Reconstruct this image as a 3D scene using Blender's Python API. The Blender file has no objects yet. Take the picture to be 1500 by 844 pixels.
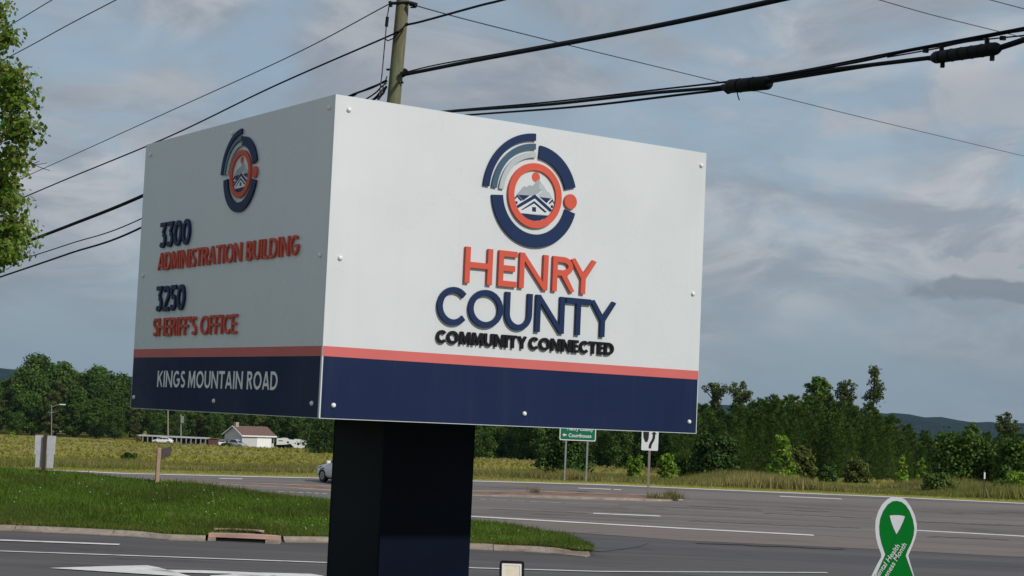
import bpy, math, random
import numpy as np
from mathutils import Vector, Matrix

random.seed(7); rng = np.random.default_rng(11)
scn = bpy.context.scene
col = scn.collection
PI = math.pi

# ------------------------------------------------------------------ camera
F_PX = 2547.0; CX, CY = 750.0, 422.0
ROLL = math.radians(2.525); PITCH = math.radians(4.234)
CAM = Vector((0, 0, 4.0))
FW = Vector((0, math.cos(PITCH), math.sin(PITCH)))
U0 = Vector((0, -math.sin(PITCH), math.cos(PITCH))); R0 = Vector((1, 0, 0))
RR = R0*math.cos(ROLL) + U0*math.sin(ROLL); UU = -R0*math.sin(ROLL) + U0*math.cos(ROLL)
cam = bpy.data.cameras.new('camera'); cam.lens = 61.13; cam.sensor_width = 36
cam.clip_start = 0.1; cam.clip_end = 20000
co = bpy.data.objects.new('camera', cam); col.objects.link(co)
M = Matrix((( RR.x, UU.x, -FW.x, CAM.x), (RR.y, UU.y, -FW.y, CAM.y), (RR.z, UU.z, -FW.z, CAM.z), (0, 0, 0, 1)))
co.matrix_world = M
scn.camera = co

# ------------------------------------------------------------------ light
SUN_EL = 35.0
SUN_AZ = -41.0            # direction towards the sun, degrees from +X
sd = Vector((math.cos(math.radians(SUN_AZ))*math.cos(math.radians(SUN_EL)),
             math.sin(math.radians(SUN_AZ))*math.cos(math.radians(SUN_EL)), math.sin(math.radians(SUN_EL))))
sun = bpy.data.lights.new('sun', 'SUN'); sun.energy = 3.15; sun.angle = math.radians(2.0); sun.color = (1.0, 0.955, 0.90)
so = bpy.data.objects.new('sun', sun); col.objects.link(so)
so.rotation_euler = sd.to_track_quat('Z', 'Y').to_euler(); so.location = (60, -60, 60)

scn.view_settings.view_transform = 'Standard'; scn.view_settings.look = 'None'
scn.view_settings.exposure = 0; scn.view_settings.gamma = 1
try: scn.view_settings.use_curve_mapping = False
except Exception: pass

w = bpy.data.worlds.new('World'); scn.world = w; w.use_nodes = True
nt = w.node_tree; N = nt.nodes; LK = nt.links
for n in list(N): N.remove(n)
def nd(tree, t, **kw):
    n = tree.nodes.new(t)
    for k, v in kw.items(): setattr(n, k, v)
    return n
out = nd(nt, 'ShaderNodeOutputWorld'); bg = nd(nt, 'ShaderNodeBackground'); bg.inputs[1].default_value = 0.1
LK.new(bg.outputs[0], out.inputs[0])
sky = nd(nt, 'ShaderNodeTexSky', sky_type='NISHITA', sun_disc=False)
sky.sun_elevation = math.radians(SUN_EL); sky.sun_rotation = math.radians(90 - SUN_AZ)
tc = nd(nt, 'ShaderNodeTexCoord'); sep = nd(nt, 'ShaderNodeSeparateXYZ'); LK.new(tc.outputs['Generated'], sep.inputs[0])
def wm(op, a, b=None, c=None, clamp=False):
    n = nd(nt, 'ShaderNodeMath', operation=op); n.use_clamp = clamp
    for i, v in enumerate((a, b, c)):
        if v is None: continue
        if isinstance(v, (int, float)): n.inputs[i].default_value = v
        else: LK.new(v, n.inputs[i])
    return n.outputs[0]
zz = wm('MAXIMUM', sep.outputs[2], 0.0)
den = wm('ADD', zz, 0.16)
comb = nd(nt, 'ShaderNodeCombineXYZ')
LK.new(wm('DIVIDE', sep.outputs[0], den), comb.inputs[0]); LK.new(wm('DIVIDE', sep.outputs[1], den), comb.inputs[1])
def wnoise(scale, detail, rough, dist=0.0, off=(0, 0, 0), stretch=(1, 1, 1)):
    mp = nd(nt, 'ShaderNodeMapping'); LK.new(comb.outputs[0], mp.inputs[0])
    mp.inputs['Location'].default_value = off; mp.inputs['Scale'].default_value = stretch
    n = nd(nt, 'ShaderNodeTexNoise'); LK.new(mp.outputs[0], n.inputs['Vector'])
    n.inputs['Scale'].default_value = scale; n.inputs['Detail'].default_value = detail
    n.inputs['Roughness'].default_value = rough; n.inputs['Distortion'].default_value = dist
    return n.outputs['Fac']
def wmap(v, a, b, c, d):
    n = nd(nt, 'ShaderNodeMapRange', interpolation_type='SMOOTHSTEP'); LK.new(v, n.inputs[0])
    for i, q in enumerate((a, b, c, d)): n.inputs[i+1].default_value = q
    return n.outputs[0]
def wmix(f, a, b):
    n = nd(nt, 'ShaderNodeMix', data_type='RGBA')
    if isinstance(f, (int, float)): n.inputs[0].default_value = f
    else: LK.new(f, n.inputs[0])
    for i, v in ((6, a), (7, b)):
        if isinstance(v, tuple): n.inputs[i].default_value = v + (1,)
        else: LK.new(v, n.inputs[i])
    return n.outputs[2]
# values below are ten times the radiance (background strength is 0.1)
LK.new(sep.outputs[0], comb.inputs[0]); LK.new(sep.outputs[1], comb.inputs[1])
LK.new(wm('POWER', zz, 0.75), comb.inputs[2])      # cloud decks flatten and close up towards the horizon
clear = wmix(0.82, sky.outputs[0], (2.9, 4.05, 5.1))
n1 = wnoise(5.2, 8, 0.55, 0.6, (3.1, 1.7, .3), (1.0, 1.0, 1.9))
n2 = wnoise(11.0, 9, 0.60, 0.7, (9.3, 4.2, 1.1), (1.0, 1.0, 2.1))
n3 = wnoise(3.4, 5, 0.5, 0.3, (1.3, 7.2, 2.0), (1.0, 1.0, 1.8))
cover = wmap(n1, 0.40, 0.58, 0.20, 0.97)
cloudc = wmix(wmap(n2, 0.36, 0.66, 0, 1), (3.0, 3.4, 3.95), (5.2, 5.35, 5.6))
cloudc = wmix(wmap(n3, 0.44, 0.62, 0, 0.55), cloudc, (2.55, 2.95, 3.5))
c0 = wmix(cover, clear, cloudc)
hz = wmap(sep.outputs[2], 0.0, 0.14, 0.80, 0.0)
c1 = wmix(hz, c0, (2.35, 2.95, 3.5))
# one heap of darker cumulus low on the right and a bright bank above it
def lobe(dirv, rx, rz, nz):
    d = Vector(dirv).normalized()
    a = wm('DIVIDE', wm('SUBTRACT', wm('DIVIDE', sep.outputs[0], wm('MAXIMUM', sep.outputs[1], 0.05)), d.x/d.y), rx)
    b = wm('DIVIDE', wm('SUBTRACT', wm('DIVIDE', sep.outputs[2], wm('MAXIMUM', sep.outputs[1], 0.05)), d.z/d.y), rz)
    r2 = wm('ADD', wm('MULTIPLY', a, a), wm('MULTIPLY', b, b))
    v = wm('ADD', wm('SUBTRACT', 1.0, r2), wm('MULTIPLY', wm('SUBTRACT', nz, 0.5), 4.0))
    v = wm('MULTIPLY', v, wm('GREATER_THAN', sep.outputs[1], 0.1))
    return v
def pdir(x, y): return FW + RR*((x-CX)/F_PX) - UU*((y-CY)/F_PX)
nf = wnoise(14.0, 8, 0.58, 0.5, (0, 0, 0), (1, 1, 2)); ns = wnoise(38.0, 6, 0.55, 0.4, (2, 0, 0), (1, 1, 1.6))
l0 = lobe(pdir(1470, 398), 0.036, 0.0105, ns)
c1 = wmix(wmap(l0, -0.1, 0.35, 0.0, 0.75), c1, (4.2, 4.35, 4.65))
l1 = lobe(pdir(1462, 425), 0.062, 0.0075, ns)
c1 = wmix(wmap(l1, -0.2, 0.7, 0.0, 0.9), c1, (2.2, 2.6, 3.1))
l2 = lobe(pdir(1240, 175), 0.085, 0.013, nf)
c1 = wmix(wmap(l2, 0.0, 1.0, 0.0, 0.7), c1, (4.6, 4.55, 4.75))
l3 = lobe(pdir(1460, 150), 0.06, 0.02, n2)
c1 = wmix(wmap(l3, 0.0, 1.0, 0.0, 0.6), c1, (4.3, 4.35, 4.6))
LK.new(c1, bg.inputs[0])

# ------------------------------------------------------------------ pixel <-> world
def ray(x, y): return FW + RR*((x-CX)/F_PX) - UU*((y-CY)/F_PX)
def at(x, y, Y):
    d = ray(x, y); return CAM + d*(Y/d.y)
def sstep(v, a, b):
    t = min(1, max(0, (v-a)/(b-a))); return t*t*(3-2*t)
def gz(X, Y):
    """height of the paved plane / natural ground"""
    if Y < 12: z = 2.35
    elif Y < 38: z = 2.35 + (-0.46-2.35)*sstep(Y, 10, 38) if Y > 10 else 2.35
    elif Y < 86: z = .03*(Y-52)-.04
    elif Y < 400: z = .98 - (Y-86)*.02096
    elif Y < 800: z = -5.6 - (Y-400)*.002
    else: z = -6.4
    dip = -.4*min(1.6, max(0.0, (-1-X)/17.5))
    z += dip*sstep(Y, 60, 83)*(1-sstep(Y, 250, 400))
    return z
def G(x, y, dz=0.0, ymax=3000):
    """where the line of sight through (x, y) meets the ground"""
    d = ray(x, y); lo, hi = 38.0, float(ymax)
    Y = lo; prev = lo
    while Y < ymax:
        P = CAM + d*(Y/d.y)
        if P.z < gz(P.x, P.y)+dz: break
        prev = Y; Y *= 1.02
    lo, hi = prev, Y
    for _ in range(30):
        m = (lo+hi)/2; P = CAM + d*(m/d.y)
        if P.z < gz(P.x, P.y)+dz: hi = m
        else: lo = m
    P = CAM + d*(hi/d.y)
    return Vector((P.x, P.y, gz(P.x, P.y)+dz))

# ------------------------------------------------------------------ materials
def newmat(name):
    m = bpy.data.materials.new(name); m.use_nodes = True
    return m, m.node_tree, m.node_tree.nodes['Principled BSDF']
def S(r, g, b): # sRGB 0..255 -> linear
    f = lambda c: (c/255/12.92) if c/255 <= .04045 else ((c/255+.055)/1.055)**2.4
    return (f(r), f(g), f(b))
def tnoise(t, scale, detail=5, rough=.55, coord='Object', stretch=None, dist=0):
    tcn = nd(t, 'ShaderNodeTexCoord'); v = tcn.outputs[coord]
    if stretch:
        mp = nd(t, 'ShaderNodeMapping'); t.links.new(v, mp.inputs[0]); mp.inputs['Scale'].default_value = stretch; v = mp.outputs[0]
    n = nd(t, 'ShaderNodeTexNoise'); t.links.new(v, n.inputs['Vector'])
    n.inputs['Scale'].default_value = scale; n.inputs['Detail'].default_value = detail; n.inputs['Roughness'].default_value = rough
    n.inputs['Distortion'].default_value = dist
    return n.outputs['Fac']
def tmap(t, v, a, b, c=0.0, d=1.0):
    n = nd(t, 'ShaderNodeMapRange'); t.links.new(v, n.inputs[0])
    for i, q in enumerate((a, b, c, d)): n.inputs[i+1].default_value = q
    return n.outputs[0]
def tmix(t, f, a, b):
    n = nd(t, 'ShaderNodeMix', data_type='RGBA')
    if isinstance(f, (int, float)): n.inputs[0].default_value = f
    else: t.links.new(f, n.inputs[0])
    for i, v in ((6, a), (7, b)):
        if isinstance(v, tuple): n.inputs[i].default_value = v[:3] + (1,)
        else: t.links.new(v, n.inputs[i])
    return n.outputs[2]
def tbump(t, bs, h, strength=.3, dist=.01):
    b = nd(t, 'ShaderNodeBump'); b.inputs['Strength'].default_value = strength; b.inputs['Distance'].default_value = dist
    t.links.new(h, b.inputs['Height']); t.links.new(b.outputs[0], bs.inputs['Normal'])
def mat(name, c, rough=.5, metal=0, var=.12, scale=6, bump=0, bdist=.005, spec=.5, stretch=None):
    m, t, b = newmat(name)
    n = tnoise(t, scale, stretch=stretch)
    lo = tuple(x*(1-var) for x in c); hi = tuple(min(1, x*(1+var)) for x in c)
    t.links.new(tmix(t, tmap(t, n, .3, .7), lo, hi), b.inputs['Base Color'])
    b.inputs['Roughness'].default_value = rough; b.inputs['Metallic'].default_value = metal
    b.inputs['Specular IOR Level'].default_value = spec
    if bump: tbump(t, b, tnoise(t, scale*6, 3), bump, bdist)
    return m
def leafmat(name, cols, trans=.25, rough=.6, big=.25, alt=None, altscale=.1):
    """leaf colour varies leaf by leaf and clump by clump"""
    m, t, b = newmat(name)
    g = nd(t, 'ShaderNodeNewGeometry')
    ramp = nd(t, 'ShaderNodeValToRGB'); t.links.new(g.outputs['Random Per Island'], ramp.inputs[0])
    cr = ramp.color_ramp; cr.elements[0].color = cols[0]+(1,); cr.elements[1].color = cols[-1]+(1,)
    for i, c in enumerate(cols[1:-1]):
        e = cr.elements.new((i+1)/(len(cols)-1)); e.color = c+(1,)
    n = tnoise(t, big, 4, .6)
    oi = nd(t, 'ShaderNodeObjectInfo')
    k = nd(t, 'ShaderNodeMath', operation='MULTIPLY_ADD'); t.links.new(n, k.inputs[0]); k.inputs[1].default_value = 1.1; k.inputs[2].default_value = .35
    k2 = nd(t, 'ShaderNodeMath', operation='MULTIPLY'); t.links.new(k.outputs[0], k2.inputs[0])
    t.links.new(tmap(t, oi.outputs['Random'], 0, 1, .82, 1.2), k2.inputs[1])
    mul = nd(t, 'ShaderNodeVectorMath', operation='SCALE'); t.links.new(ramp.outputs[0] if alt is None else tmix(t, tmap(t, tnoise(t, altscale, 5, .6, stretch=(.5, 1.6, 1)), .44, .58, 0, .8), ramp.outputs[0], alt), mul.inputs[0]); t.links.new(k2.outputs[0], mul.inputs['Scale'])
    t.links.new(mul.outputs[0], b.inputs['Base Color'])
    b.inputs['Roughness'].default_value = rough; b.inputs['Specular IOR Level'].default_value = .08
    if trans:
        tr = nd(t, 'ShaderNodeBsdfTranslucent'); t.links.new(mul.outputs[0], tr.inputs[0])
        mx = nd(t, 'ShaderNodeMixShader'); mx.inputs[0].default_value = trans
        o = t.nodes['Material Output']
        t.links.new(b.outputs[0], mx.inputs[1]); t.links.new(tr.outputs[0], mx.inputs[2]); t.links.new(mx.outputs[0], o.inputs[0])
    return m

MT = {}
MT['white'] = mat('painted_white_panel', (.60, .61, .612), .28, var=.035, scale=1.5, bump=.05, spec=.55)
MT['navy'] = mat('navy_vinyl', (.0072, .017, .060), .5, var=.08, scale=2, spec=.16)
MT['coral'] = mat('coral_paint', (.56, .092, .058), .5, var=.05, scale=3, spec=.18)
MT['stripe'] = mat('coral_stripe', (.56, .13, .12), .5, var=.05, scale=3, spec=.25)
MT['letter_navy'] = mat('navy_letter_paint', (.009, .024, .078), .5, var=.06, scale=5, spec=.2)
MT['letter_black'] = mat('black_letter_paint', (.006, .0055, .008), .5, var=.1, spec=.2)
MT['teal'] = mat('slate_teal_paint', (.035, .085, .14), .4, var=.06)
MT['ltgrey'] = mat('pale_grey_paint', (.40, .44, .46), .45, var=.05)
MT['mtgrey'] = mat('mountain_grey_print', (.30, .34, .37), .45, var=.05)
MT['post'] = mat('dark_navy_post_cladding', (.0013, .0038, .0145), .45, var=.45, scale=2, spec=.12)
MT['alu'] = mat('brushed_aluminium', (.46, .47, .49), .6, .0, var=.1, scale=8)
MT['galv'] = mat('galvanised_steel', (.27, .28, .28), .55, .3, var=.2, scale=14)
MT['screw'] = mat('white_screw_head', (.75, .76, .76), .3, var=.03)
MT['dark'] = mat('black_plastic_and_shade', (.007, .007, .009), .6, var=.2, spec=.15)  # plastic parts, and the painted shade in the drain openings
MT['rubber'] = mat('black_cable_rubber', (.005, .006, .011), .65, var=.3, scale=3, spec=.12)
MT['wire'] = mat('dull_grey_wire', (.05, .055, .07), .6, var=.3, scale=3)
MT['lens'] = mat('floodlight_reflector', (.75, .68, .55), .35, var=.08, scale=20)
MT['ribgreen'] = mat('ribbon_green_print', (.001, .165, .020), .6, var=.06, scale=6, spec=.08)
MT['ribdark'] = mat('ribbon_dark_green_print', (.003, .07, .014), .45, var=.05)
MT['corrug'] = mat('white_corrugated_plastic', (.66, .67, .70), .5, var=.04)
MT['hwgreen'] = mat('highway_green_sheeting', (.004, .15, .07), .4, var=.06)
MT['hwwhite'] = mat('white_reflective_sheeting', (.72, .74, .74), .45, var=.04)
MT['black'] = mat('black_print', (.012, .012, .014), .5, var=.1)
MT['carwhite'] = mat('white_car_paint', (.70, .71, .72), .18, var=.02)
MT['silver'] = mat('silver_car_paint', (.42, .43, .45), .25, .3, var=.03)
MT['glass'] = mat('dark_car_glass', (.012, .014, .016), .08, var=.1)
MT['tyre'] = mat('tyre_rubber', (.012, .012, .012), .8, var=.2)
MT['rim'] = mat('alloy_rim', (.35, .36, .37), .35, .6, var=.1)
MT['lamp'] = mat('headlight_plastic', (.6, .62, .64), .15, var=.05)
MT['siding'] = mat('grey_siding', (.46, .46, .50), .7, var=.05, scale=2)
MT['trim'] = mat('white_trim', (.75, .76, .78), .6, var=.04)
MT['roof'] = mat('brown_shingle_roof', (.145, .082, .07), .9, var=.2, scale=3)
MT['brick'] = mat('tan_chimney_brick', (.35, .31, .26), .9, var=.2, scale=6)
MT['shedroof'] = mat('pale_metal_roof', (.42, .42, .41), .6, var=.15, scale=.6)
MT['sheddark'] = mat('dark_timber', (.03, .028, .03), .8, var=.4, scale=1)
MT['redbrown'] = mat('red_brown_siding', (.12, .05, .045), .8, var=.2)
MT['bark'] = mat('tree_bark', (.055, .042, .033), .95, var=.35, scale=4, bump=.6, bdist=.03, stretch=(1, 1, .25))
MT['wood'] = mat('weathered_grey_wood', (.24, .20, .17), .9, var=.25, scale=5, stretch=(4, 4, .4))
MT['tanpost'] = mat('tan_wood_post', (.42, .29, .20), .85, var=.2, scale=6, stretch=(4, 4, .5))
MT['browntan'] = mat('brown_marker_panel', (.06, .05, .048), .6, var=.15)
MT['rust'] = mat('rusty_steel_post', (.05, .032, .028), .8, var=.3, scale=9)
MT['gravel'] = mat('pale_gravel', (.46, .40, .35), .95, var=.15, scale=.8)
MT['dirt'] = mat('red_brown_dirt', (.20, .115, .08), 1, var=.35, scale=1.6, bump=.6, bdist=.03)

def wear(name, c, rough, spec, dirt, amt):
    m, t, b = newmat(name)
    n = tnoise(t, 1.3, 5, .6); st_ = tnoise(t, 3.2, 5, .65, stretch=(3.2, 3.2, .16)); sp = tnoise(t, 60, 2, .5)
    q = tmix(t, tmap(t, n, .3, .7), tuple(x*.965 for x in c), tuple(min(1, x*1.03) for x in c))
    q = tmix(t, tmap(t, st_, .52, .78, 0, amt), q, dirt); q = tmix(t, tmap(t, sp, .76, .80, 0, amt*1.5), q, dirt)
    t.links.new(q, b.inputs['Base Color']); b.inputs['Specular IOR Level'].default_value = spec
    t.links.new(tmap(t, n, .3, .7, rough*.8, rough*1.3), b.inputs['Roughness'])
    tbump(t, b, tnoise(t, .9, 2, .4), .12, .02); return m
MT['white'] = wear('painted_white_panel', (.598, .622, .636), .28, .55, (.46, .47, .46), .13)
MT['navy'] = wear('navy_vinyl', (.0072, .017, .060), .5, .16, (.03, .035, .055), .4)
def polemat():
    m, t, b = newmat('treated_pine_pole')
    n = tnoise(t, 9, 6, .6, stretch=(2.2, 2.2, .12)); n2 = tnoise(t, 1.4, 4, .6, stretch=(1.5, 1.5, .4)); n3 = tnoise(t, 26, 3, .7, stretch=(3, 3, .06))
    c = tmix(t, tmap(t, n, .32, .68), (.075, .065, .035), (.21, .19, .115))
    c = tmix(t, tmap(t, n2, .4, .7), c, (.15, .165, .095))
    c = tmix(t, tmap(t, n3, .62, .70), c, (.035, .03, .02))
    t.links.new(c, b.inputs['Base Color']); b.inputs['Roughness'].default_value = .9
    tbump(t, b, n3, .6, .01); return m
MT['pole'] = polemat()
def asphalt(name, base, tint, agg=18, crackk=.85):
    m, t, b = newmat(name)
    big = tnoise(t, .10, 5, .6, stretch=(.35, 1.6, 1)); streak = tnoise(t, .55, 5, .65, stretch=(.045, 1.7, 1)); fine = tnoise(t, agg, 4, .8)
    c = tmix(t, tmap(t, big, .3, .7), tuple(x*.78 for x in base), tuple(x*1.16 for x in base))
    c = tmix(t, tmap(t, streak, .42, .68, 0, .75), c, tint)
    wheel = tnoise(t, 1.1, 4, .6, stretch=(.02, 1.3, 1)); c = tmix(t, tmap(t, wheel, .52, .66, 0, .5), c, tuple(x*.55 for x in base))
    c = tmix(t, tmap(t, fine, .30, .72, 0, .55), tmix(t, .5, c, (.05, .05, .052)), c)
    # tar-dark cracks and seams running mostly along the lanes
    cr = tnoise(t, .5, 8, .62, stretch=(.10, 1.25, 1), dist=.9)
    d = nd(t, 'ShaderNodeMath', operation='SUBTRACT'); t.links.new(cr, d.inputs[0]); d.inputs[1].default_value = .5
    a = nd(t, 'ShaderNodeMath', operation='ABSOLUTE'); t.links.new(d.outputs[0], a.inputs[0])
    gate = tnoise(t, .12, 3, .5)
    mm = nd(t, 'ShaderNodeMath', operation='MULTIPLY'); t.links.new(tmap(t, a.outputs[0], .0, .02, crackk, 0), mm.inputs[0]); t.links.new(tmap(t, gate, .45, .60), mm.inputs[1])
    c = tmix(t, mm.outputs[0], c, (.035, .03, .03))
    t.links.new(c, b.inputs['Base Color']); b.inputs['Roughness'].default_value = .88; b.inputs['Specular IOR Level'].default_value = .3
    tbump(t, b, fine, .5, .008)
    return m
MT['asph_hw'] = asphalt('highway_asphalt', (.215, .183, .168), (.33, .278, .25))
MT['asph_side'] = asphalt('side_street_asphalt', (.108, .100, .102), (.165, .15, .147))
MT['asph_patch'] = asphalt('dark_asphalt_patch', (.115, .112, .116), (.14, .135, .14))
MT['asph_tan'] = asphalt('tan_shoulder_asphalt', (.25, .20, .175), (.30, .24, .205))
def concrete():
    m, t, b = newmat('stained_kerb_concrete')
    n = tnoise(t, 1.1, 6, .65); n2 = tnoise(t, 7, 5, .7)
    c = tmix(t, tmap(t, n, .35, .65), (.20, .155, .12), (.35, .295, .24))
    c = tmix(t, tmap(t, n2, .5, .72, 0, .7), c, (.14, .095, .065))
    t.links.new(c, b.inputs['Base Color']); b.inputs['Roughness'].default_value = .95; tbump(t, b, n2, .6, .02); return m
MT['conc'] = concrete()
MT['bounce_pave'] = mat('pale_bounce_paving', (.38, .36, .33), .9, var=.12, scale=.7, bump=.2)  # pale tone for the paving added as a light bouncer
MT['lid'] = mat('pinkish_concrete', (.46, .29, .23), .9, var=.25, scale=2.5, bump=.4, bdist=.01)
def roadpaint():
    m, t, b = newmat('worn_white_road_paint')
    n = tnoise(t, 3.5, 7, .75, stretch=(.5, 1.2, 1)); n2 = tnoise(t, 1.0, 3, .5)
    c = tmix(t, tmap(t, n, .54, .68, 0, .8), (.72, .70, .67), (.20, .19, .185))
    c = tmix(t, tmap(t, n2, .4, .8, 0, .35), c, (.36, .34, .32))
    t.links.new(c, b.inputs['Base Color']); b.inputs['Roughness'].default_value = .7; return m
MT['paint'] = roadpaint()
MT['fadedpaint'] = mat('faded_road_paint', (.36, .345, .33), .8, var=.35, scale=1.2)
def fieldmat():
    m, t, b = newmat('field_grass')
    a = tnoise(t, .035, 5, .6, stretch=(.4, 1.2, 1)); c_ = tnoise(t, .45, 6, .7, stretch=(.45, 1.5, 1)); f = tnoise(t, 6, 4, .8)
    c = tmix(t, tmap(t, a, .35, .65), (.245, .245, .034), (.295, .265, .055))
    c = tmix(t, tmap(t, c_, .45, .75, 0, .8), c, (.10, .115, .022))
    c = tmix(t, tmap(t, f, .35, .65, 0, .2), c, (.28, .24, .09))
    bd = tnoise(t, .06, 4, .6, stretch=(.12, 1.3, 1)); c = tmix(t, tmap(t, bd, .56, .66, 0, .75), c, (.34, .27, .14))
    t.links.new(c, b.inputs['Base Color']); b.inputs['Roughness'].default_value = 1; b.inputs['Specular IOR Level'].default_value = .1
    tbump(t, b, c_, .8, .4); return m
MT['field'] = fieldmat()
def lawnmat():
    m, t, b = newmat('mown_grass')
    a = tnoise(t, .5, 5, .6); f = tnoise(t, 9, 5, .8)
    c = tmix(t, tmap(t, a, .35, .65), (.042, .10, .012), (.07, .13, .018))
    c = tmix(t, tmap(t, f, .3, .7, 0, .6), c, (.028, .06, .008))
    t.links.new(c, b.inputs['Base Color']); b.inputs['Roughness'].default_value = 1; b.inputs['Specular IOR Level'].default_value = .1
    tbump(t, b, f, .8, .05); return m
MT['lawn'] = lawnmat()
MT['hill'] = mat('wooded_hillside', (.012, .026, .026), 1, var=.45, scale=.02, bump=1, bdist=12, spec=.1)
MT['lf_dark'] = leafmat('dark_pine_needles', [(.026, .066, .010), (.052, .115, .015), (.095, .17, .024), (.17, .23, .045)], .25)
MT['lf_oak'] = leafmat('oak_leaves', [(.022, .056, .009), (.045, .098, .014), (.075, .142, .021), (.14, .195, .038)], .25, big=.13)
MT['lf_olive'] = leafmat('olive_leaves', [(.035, .06, .012), (.07, .10, .02), (.11, .14, .03), (.17, .19, .05)], .25, big=.13)
MT['lf_bright'] = leafmat('bright_green_leaves', [(.08, .18, .014), (.15, .29, .024), (.24, .39, .04), (.36, .48, .09)], .35, big=.8)
MT['lf_cedar'] = leafmat('cedar_foliage', [(.014, .045, .010), (.034, .08, .016), (.065, .12, .024), (.10, .16, .04)], .15, big=.8)
MT['lf_near'] = leafmat('sweetgum_leaves', [(.045, .11, .012), (.09, .18, .020), (.17, .27, .04), (.33, .40, .10), (.14, .11, .03)], .5, big=.6)
MT['gr_lawn'] = leafmat('lawn_blades', [(.042, .10, .008), (.075, .155, .012), (.11, .20, .018), (.20, .26, .06)], .25, .7, big=.45, alt=(.09, .12, .025), altscale=.5)
MT['gr_dry'] = leafmat('dry_verge_grass', [(.12, .12, .03), (.22, .195, .06), (.34, .28, .12), (.14, .16, .035), (.42, .34, .18)], .3, .8, big=.22, alt=(.14, .18, .03), altscale=.22)
MT['gr_field'] = leafmat('field_grass_blades', [(.22, .24, .028), (.29, .28, .045), (.35, .32, .07), (.19, .23, .03)], .4, .8, big=.06, alt=(.36, .30, .14), altscale=.05)
MT['gr_weed'] = leafmat('green_weeds', [(.04, .085, .015), (.08, .13, .025), (.13, .18, .04)], .2, .7, big=1)
MT['clover'] = mat('clover_flower', (.42, .45, .30), .8)
MT['soil'] = mat('bare_soil_edge', (.11, .07, .045), 1, var=.35, scale=2)

# ------------------------------------------------------------------ mesh helpers
class MB:
    def __init__(s): s.v = []; s.f = []
    def add(s, vs, fs):
        o = len(s.v); s.v += [tuple(v) for v in vs]; s.f += [tuple(i+o for i in f) for f in fs]; return s
    def box(s, c, d, rz=0.0, tilt=None):
        hx, hy, hz = d[0]/2, d[1]/2, d[2]/2; vs = []
        cs, sn = math.cos(rz), math.sin(rz)
        for x, y, z in ((-1,-1,-1),(1,-1,-1),(1,1,-1),(-1,1,-1),(-1,-1,1),(1,-1,1),(1,1,1),(-1,1,1)):
            p = Vector((x*hx, y*hy, z*hz))
            if tilt is not None: p = tilt @ p
            vs.append((c[0]+p.x*cs-p.y*sn, c[1]+p.x*sn+p.y*cs, c[2]+p.z))
        return s.add(vs, [(0,3,2,1),(4,5,6,7),(0,1,5,4),(1,2,6,5),(2,3,7,6),(3,0,4,7)])
    def tube(s, pts, r, n=8, cap=True):
        pts = [Vector(p) for p in pts]; rs = r if isinstance(r, (list, tuple)) else [r]*len(pts)
        rings = []; up = None
        for i, p in enumerate(pts):
            t = (pts[min(i+1, len(pts)-1)]-pts[max(i-1, 0)]).normalized()
            if up is None:
                up = Vector((0, 0, 1)) if abs(t.z) < .9 else Vector((1, 0, 0))
            a = t.cross(up).normalized(); b = a.cross(t).normalized(); up = b
            rings.append([p+(a*math.cos(2*PI*k/n)+b*math.sin(2*PI*k/n))*rs[i] for k in range(n)])
        vs = [v for g in rings for v in g]; fs = []
        for i in range(len(pts)-1):
            for k in range(n):
                k2 = (k+1) % n; fs.append((i*n+k, i*n+k2, (i+1)*n+k2, (i+1)*n+k))
        if cap: fs.append(tuple(reversed(range(n)))); fs.append(tuple((len(pts)-1)*n+k for k in range(n)))
        return s.add(vs, fs)
    def prism(s, poly, fn, d0, d1):
        """poly: 2-D outline; fn(u, v, d) -> 3-D; closed solid between depths d0 and d1"""
        n = len(poly)
        vs = [fn(u, v, d0) for u, v in poly]+[fn(u, v, d1) for u, v in poly]
        fs = [tuple(reversed(range(n))), tuple(n+k for k in range(n))]
        fs += [(k, (k+1) % n, n+(k+1) % n, n+k) for k in range(n)]
        return s.add(vs, fs)
    def ring(s, outer, inner, fn, d0, d1, closed=True):
        n = len(outer); vs = []
        for P, d in ((outer, d0), (inner, d0), (outer, d1), (inner, d1)): vs += [fn(u, v, d) for u, v in P]
        fs = []
        for k in range(n if closed else n-1):
            j = (k+1) % n
            fs += [(k, n+k, n+j, j), (2*n+k, 2*n+j, 3*n+j, 3*n+k), (k, j, 2*n+j, 2*n+k), (n+k, 3*n+k, 3*n+j, n+j)]
        if not closed:
            fs += [(0, 2*n, 3*n, n), (n-1, 2*n-1, 4*n-1, 3*n-1)]
        return s.add(vs, fs)
    def build(s, name, m, parent=None, smooth=False):
        me = bpy.data.meshes.new(name); me.from_pydata([tuple(v) for v in s.v], [], s.f)
        me.materials.append(MT[m] if isinstance(m, str) else m)
        import bmesh
        bm = bmesh.new(); bm.from_mesh(me); bmesh.ops.recalc_face_normals(bm, faces=bm.faces); bm.to_mesh(me); bm.free()
        if smooth: me.polygons.foreach_set('use_smooth', [True]*len(me.polygons))
        return link(name, me, parent)
def link(name, me, parent=None):
    o = bpy.data.objects.new(name, me); col.objects.link(o)
    if parent is not None: o.parent = parent
    return o
def np_mesh(name, verts, faces, m):
    """verts (n,3), faces (k,3|4) arrays"""
    me = bpy.data.meshes.new(name); k = faces.shape[1]
    me.vertices.add(len(verts)); me.vertices.foreach_set('co', np.asarray(verts, np.float32).ravel())
    me.loops.add(faces.size); me.loops.foreach_set('vertex_index', faces.astype(np.int32).ravel())
    me.polygons.add(len(faces)); me.polygons.foreach_set('loop_start', np.arange(0, faces.size, k, dtype=np.int32))
    me.polygons.foreach_set('loop_total', np.full(len(faces), k, np.int32))
    me.materials.append(MT[m] if isinstance(m, str) else m); me.update(calc_edges=True); me.validate()
    return me
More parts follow.
